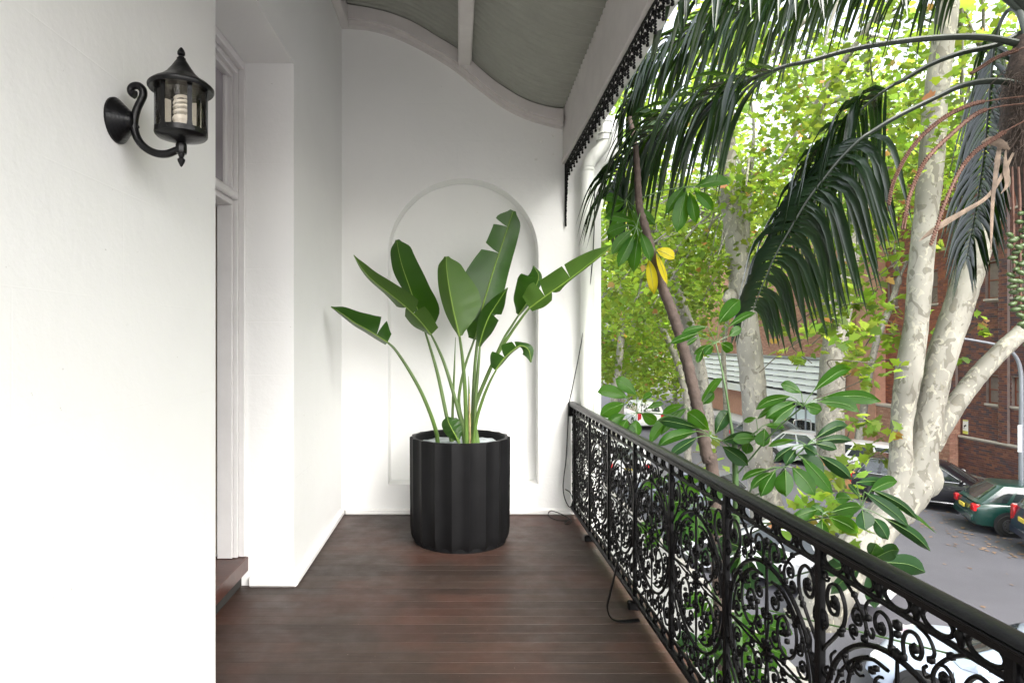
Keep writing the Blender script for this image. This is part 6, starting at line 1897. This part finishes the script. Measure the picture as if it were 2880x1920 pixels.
def umb_leaf(tree, centre, d, petiole, leaflets, mat='umb', seed=0):
    """palmate leaf: petiole pixels from the stem to the centre, leaflets = (base, tip, width px, depth shift at tip)"""
    rr = random.Random(seed)
    c = P(*centre, d)
    s = MB()
    if petiole:
        w = [P(x, y, dd) for x, y, dd in petiole] + [c]
        s.tube(spline(w, 6), 0.0048, 7)
    for (b_, tp, wd, ds) in leaflets:
        pb = P(*b_, d + ds * 0.15)
        if (pb - c).length > 0.005: s.tube(spline([c, c.lerp(pb, 0.5) + Vector((0, 0, 0.006)), pb], 3), 0.0022, 5)
        else: s.tube([c, c + Vector((0.003, 0, 0.003))], 0.003, 5)
    lf = s.build('leaf', M['umb_stem'], tree, True)
    for j, (b_, tp, wd, ds) in enumerate(leaflets):
        dx, dy = tp[0] - b_[0], tp[1] - b_[1]
        ln_ = math.hypot(dx, dy)
        sag = ln_ * rr.uniform(0.02, 0.10)
        mid = [b_, (b_[0] + dx * .33, b_[1] + dy * .33 - sag * 0.7), (b_[0] + dx * .68, b_[1] + dy * .68 - sag), tp]
        hw_ = wd / 2 * 1.02
        asym = rr.uniform(0.8, 1.2)
        prof = [0.06, 0.45, 0.78, 0.96, 1.0, 0.92, 0.62, 0.05]
        L_ = [hw_ * q_ * asym for q_ in prof]; R_ = [hw_ * q_ * (2 - asym) for q_ in prof]
        fold = rr.uniform(-0.03, 0.03); f2 = rr.uniform(-0.03, 0.03)
        vs_, fs_, uv, ms = px_leaf(mid, [d + ds * 0.15, d + ds * 0.6, d + ds], L_, R_, [fold], [f2], rows=12, cols=3, ripple=0.004, seed=seed * 31 + j)
        m_ = mat if rr.random() > 0.12 else ('umb' if mat == 'umb_dark' else mat)
        o = add_obj('leaflet', uvmesh('leaflet', vs_, fs_, uv, M[m_]), lf)
        r_ = MB(); r_.tube(ms, lerp_list([0.0016, 0.0012, 0.0004], len(ms)), 5)
        # the pale midrib belongs to the leaflet mesh
        rb = r_.mesh('rib', M['umb_rib'], True)
        bm = bmesh.new(); bm.from_mesh(o.data); n0 = len(bm.faces)
        bm.from_mesh(rb); bm.faces.ensure_lookup_table()
        for f in bm.faces[n0:]: f.material_index = 1
        o.data.materials.append(M['umb_rib']); bm.to_mesh(o.data); bm.free(); bpy.data.meshes.remove(rb)
    return lf
def Z8(x, y): return (1680 + x / 3.136, 1000 + y / 3.136)
def Z3(x, y): return (2080 + x / 3.921, 950 + y / 3.921)
def ZB(x, y): return (2380 + x / 4.238, 1250 + y / 4.238)
def Z4(x, y): return (1680 + x / 3.136, 700 + y / 3.136)
def ZP(x, y): return (1700 + x / 1.96, y / 1.96)
def LL(f, k, lst): return [(f(*b_), f(*t_), w / k, s_) for b_, t_, w, s_ in lst]

ut = thing('umbrella_tree', 'umbrella tree with upright green stem and glossy palmate leaves behind the balustrade', 'tree', (1.75, 3.7, ZG), 'umbrella trees in the front garden')
s = MB(); s.tube(spline([Vector((1.75, 3.75, ZG)), Vector((1.74, 3.75, -1.2)), P(2068, 1330, 3.75), P(2062, 1240, 3.75), P(2054, 1180, 3.76), P(2040, 1090, 3.78), P(2026, 1020, 3.8), P(2013, 965, 3.82)], 6), lerp_list([0.032, 0.026, 0.018, 0.014, 0.008, 0.006, 0.005, 0.0045], 43), 9); s.build('stem', M['umb_stem'], ut, True)
umb_leaf(ut, Z8(990, 710), 3.75, [(2058, 1260, 3.75), (2030, 1238, 3.74)], LL(Z8, 3.136, [((900, 640), (538, 570), 95, -.05), ((985, 655), (795, 500), 150, .02), ((1040, 690), (1160, 488), 125, .06), ((880, 665), (528, 800), 100, -.10), ((880, 720), (640, 878), 90, -.12), ((1095, 752), (1408, 712), 108, -.05), ((1105, 800), (1330, 965), 125, -.10)]), 'umb_dark', 1)
umb_leaf(ut, Z3(700, 752), 3.35, [(2075, 1330, 3.72), (2110, 1290, 3.66), (2180, 1210, 3.5)], LL(Z3, 3.921, [((820, 582), (1238, 335), 130, .05), ((680, 605), (455, 512), 120, .05), ((905, 662), (1560, 700), 150, -.02), ((878, 702), (1318, 818), 135, -.06), ((718, 742), (908, 795), 130, -.05), ((560, 645), (180, 790), 110, .0), ((515, 695), (195, 895), 70, .04), ((600, 705), (285, 885), 140, -.05), ((620, 740), (360, 960), 120, -.06)]), 'umb', 2)
umb_leaf(ut, Z3(200, 1022), 3.6, [(2062, 1290, 3.74), (2095, 1240, 3.66)], LL(Z3, 3.921, [((185, 1105), (-75, 1125), 120, -.03), ((275, 1000), (265, 1200), 165, -.06), ((110, 1150), (75, 1280), 130, .05), ((180, 880), (45, 925), 60, .04), ((280, 960), (500, 990), 70, .03)]), 'umb', 3)
umb_leaf(ut, Z3(745, 1185), 3.2, [(2085, 1400, 3.7), (2150, 1380, 3.5), (2220, 1300, 3.3)], LL(Z3, 3.921, [((610, 1130), (318, 1195), 70, .02), ((600, 1190), (375, 1365), 90, -.03), ((620, 1230), (510, 1400), 120, -.06), ((830, 1110), (1195, 965), 120, .06), ((850, 1140), (1240, 1130), 95, .02), ((830, 1160), (1075, 1225), 100, -.02), ((880, 1300), (1240, 1560), 140, -.06), ((640, 1290), (930, 1480), 150, -.05), ((700, 1190), (850, 1290), 110, -.08)]), 'umb_dark', 4)
umb_leaf(ut, Z8(1625, 985), 3.15, [(2090, 1420, 3.7), (2130, 1345, 3.5), (2170, 1318, 3.3)], LL(Z8, 3.136, [((1570, 1010), (1440, 1240), 130, -.06), ((1660, 1005), (1665, 1240), 165, -.08), ((1720, 985), (1920, 1230), 150, -.06), ((1500, 1000), (1270, 1100), 60, .0), ((1540, 1030), (1350, 1180), 80, -.03), ((1810, 900), (2075, 1210), 120, -.03)]), 'umb', 5)
umb_leaf(ut, ZB(180, 748), 2.95, [(2110, 1470, 3.6), (2220, 1470, 3.4), (2330, 1452, 3.15)], LL(ZB, 4.238, [((280, 560), (608, 440), 150, .08), ((120, 450), (480, 470), 110, .10), ((215, 560), (745, 975), 135, -.02), ((300, 530), (870, 905), 105, .0), ((250, 620), (1075, 1058), 42, .03), ((190, 780), (225, 1018), 225, -.06), ((320, 870), (500, 1130), 165, -.06), ((460, 875), (1005, 1266), 135, -.03), ((100, 700), (-70, 880), 190, -.05), ((60, 640), (-130, 640), 140, .04), ((150, 620), (20, 470), 60, .08)]), 'umb_dark', 6)
umb_leaf(ut, (1955, 1420), 3.5, [(2072, 1450, 3.74), (2010, 1430, 3.6)], [((1935, 1430), (1880, 1500), 60, -.05), ((1960, 1440), (1970, 1530), 62, -.06), ((1980, 1430), (2050, 1500), 58, -.02), ((1940, 1410), (1860, 1420), 50, .03), ((1975, 1405), (2040, 1370), 48, .05)], 'umb', 7)
umb_leaf(ut, Z8(1990, 1390), 2.7, [(2110, 1500, 3.5), (2220, 1450, 3.1)], LL(Z8, 3.136, [((1950, 1350), (1720, 1440), 110, .0), ((2010, 1400), (1890, 1320), 90, .04), ((2040, 1420), (2300, 1560), 130, -.04), ((1980, 1440), (1990, 1700), 150, -.06), ((2060, 1380), (2330, 1330), 110, .05)]), 'umb', 8)
# leaf on the thin upright stem
umb_leaf(ut, Z4(1045, 830), 3.82, None, LL(Z4, 3.136, [((1068, 655), (1258, 450), 140, .03), ((970, 685), (742, 745), 62, .02), ((900, 738), (640, 835), 66, -.02), ((885, 780), (790, 850), 40, -.04), ((1150, 690), (1395, 565), 62, .05), ((1160, 770), (1272, 700), 80, .02), ((1090, 830), (1195, 895), 95, -.04), ((1020, 850), (945, 935), 70, -.04), ((930, 880), (880, 1005), 60, -.05), ((1000, 840), (850, 930), 50, .04)]), 'umb', 9)
# leaves lower down, seen through the lace
rru = random.Random(17)
for k in range(17):
    yy = 1.75 + 2.9 * k / 16 + rru.uniform(-.1, .1)
    c = Vector((rru.uniform(1.45, 2.3), yy, rru.uniform(-1.1, 0.45)))
    px_ = (CX + c.x / c.y * FPX, CY + (EYE - c.z) / c.y * FPX)
    sc_ = FPX / c.y
    lls = []
    for j in range(8):
        a = 2 * PI * j / 8 + rru.uniform(-.2, .2)
        r0, r1 = 0.05 * sc_, rru.uniform(0.20, 0.28) * sc_
        lls.append(((px_[0] + r0 * math.cos(a), px_[1] + r0 * math.sin(a) * 0.6), (px_[0] + r1 * math.cos(a), px_[1] + r1 * (math.sin(a) * 0.6 + 0.25)), rru.uniform(0.07, 0.10) * sc_, 0.10 * math.sin(a)))
    root = Vector((1.75, 3.75, c.z - 0.5))
    rp = (CX + root.x / root.y * FPX, CY + (EYE - root.z) / root.y * FPX, 3.75)
    umb_leaf(ut, px_, c.y, [rp, ((rp[0] + px_[0]) / 2, (rp[1] + px_[1]) / 2 - 20, (3.75 + c.y) / 2)], lls, 'umb' if k % 3 else 'umb_dark', 40 + k)

uo = thing('umbrella_tree', 'older umbrella tree with dark ringed leaning trunk and yellow leaves', 'tree', (2.0, 4.6, ZG), 'umbrella trees in the front garden')
tp_ = [(2005, 1345), (1990, 1290), (1975, 1210), (1962, 1150), (1945, 1070), (1925, 990), (1905, 920), (1880, 850), (1860, 800), (1842, 740), (1828, 690), (1815, 640), (1800, 590), (1795, 540), (1792, 480), (1785, 400), (1770, 330)]
w = [Vector((2.35, 4.7, ZG)), Vector((2.05, 4.65, -1.2))] + [P(x, y, 4.6) for x, y in tp_]
sp_ = spline(w, 10)
rs = lerp_list([0.055, 0.05, 0.047, 0.046, 0.044, 0.043, 0.042, 0.041, 0.040, 0.038, 0.036, 0.034, 0.032, 0.030, 0.028, 0.026, 0.024, 0.020, 0.016], len(sp_))
rs = [r_ * (1.10 if i % 4 == 0 else rru.uniform(0.94, 1.02)) for i, r_ in enumerate(rs)]
s = MB(); s.tube(sp_, rs, 14); s.build('trunk', M['umb_bark'], uo, True, 60)
umb_leaf(uo, (1790, 640), 4.5, [(1800, 600, 4.58)], LL(ZP, 1.96, [((130, 1240), (10, 1290), 60, .05), ((150, 1270), (40, 1400), 66, .0), ((165, 1290), (75, 1470), 62, -.05), ((185, 1300), (160, 1500), 70, -.06), ((160, 1220), (0, 1200), 50, .06), ((200, 1280), (255, 1440), 60, -.06), ((190, 1300), (110, 1440), 64, .03)]), 'umb', 21)
umb_leaf(uo, (1760, 560), 4.7, [(1792, 520, 4.6)], LL(ZP, 1.96, [((110, 1120), (10, 1180), 60, .0), ((120, 1140), (20, 1330), 60, -.03), ((140, 1150), (190, 1330), 66, -.06), ((110, 1110), (-20, 1090), 50, .03), ((150, 1130), (280, 1240), 60, .02)]), 'umb', 22)
umb_leaf(uo, (1950, 525), 4.5, [(1795, 560, 4.6), (1870, 535, 4.55)], LL(ZP, 1.96, [((500, 1030), (692, 1010), 62, .04), ((495, 1050), (600, 1160), 62, -.03), ((470, 1060), (505, 1230), 66, -.06), ((450, 1050), (400, 1280), 88, -.06), ((440, 1030), (340, 1180), 56, .0)]), 'umb', 23)
umb_leaf(uo, (1862, 330), 4.75, [(1788, 420, 4.6), (1825, 360, 4.65)], LL(ZP, 1.96, [((300, 640), (210, 730), 60, -.03), ((310, 660), (290, 790), 60, -.05), ((330, 630), (350, 540), 55, .04), ((290, 630), (170, 620), 55, .03), ((340, 650), (440, 720), 60, -.02)]), 'umb_dark', 24)
umb_leaf(uo, (1835, 700), 4.5, [(1830, 690, 4.58)], [((1845, 702), (1897, 728), 30, .0), ((1846, 712), (1877, 800), 18, -.02), ((1824, 728), (1840, 828), 30, -.04)], 'umb_yellow', 25)
umb_leaf(uo, Z8(352, 505), 4.95, [(1962, 1190, 4.6), (1900, 1172, 4.75), (1840, 1162, 4.88)], LL(Z8, 3.136, [((270, 370), (2, 320), 110, .03), ((345, 345), (160, 205), 110, .05), ((240, 420), (25, 530), 125, -.03), ((250, 520), (75, 610), 90, -.05), ((260, 560), (190, 700), 130, -.08), ((340, 565), (350, 720), 110, -.08), ((390, 510), (530, 590), 100, -.03), ((400, 390), (485, 340), 55, .05), ((430, 470), (585, 425), 50, .03), ((300, 600), (290, 760), 100, -.08)]), 'umb', 26)
umb_leaf(uo, Z8(800, 470), 4.9, [(1958, 1180, 4.62)], LL(Z8, 3.136, [((760, 430), (570, 520), 70, .0), ((790, 460), (560, 700), 80, -.05), ((900, 450), (1100, 195), 70, .05), ((920, 430), (1030, 330), 100, .03), ((700, 500), (460, 780), 100, -.06)]), 'umb', 27)
for k in range(7):
    yy = 3.9 + 1.3 * k / 6
    c = Vector((rru.uniform(1.5, 2.2), yy, rru.uniform(-0.9, 0.5)))
    px_ = (CX + c.x / c.y * FPX, CY + (EYE - c.z) / c.y * FPX); sc_ = FPX / c.y
    lls = []
    for j in range(8):
        a = 2 * PI * j / 8 + rru.uniform(-.2, .2); r0, r1 = 0.05 * sc_, rru.uniform(0.20, 0.28) * sc_
        lls.append(((px_[0] + r0 * math.cos(a), px_[1] + r0 * math.sin(a) * 0.6), (px_[0] + r1 * math.cos(a), px_[1] + r1 * (math.sin(a) * 0.6 + 0.25)), rru.uniform(0.07, 0.10) * sc_, 0.10 * math.sin(a)))
    umb_leaf(uo, px_, c.y, [((CX + 2.1 / 4.65 * FPX), CY + (EYE - c.z + 0.4) / 4.65 * FPX, 4.65)], lls, 'umb', 80 + k)
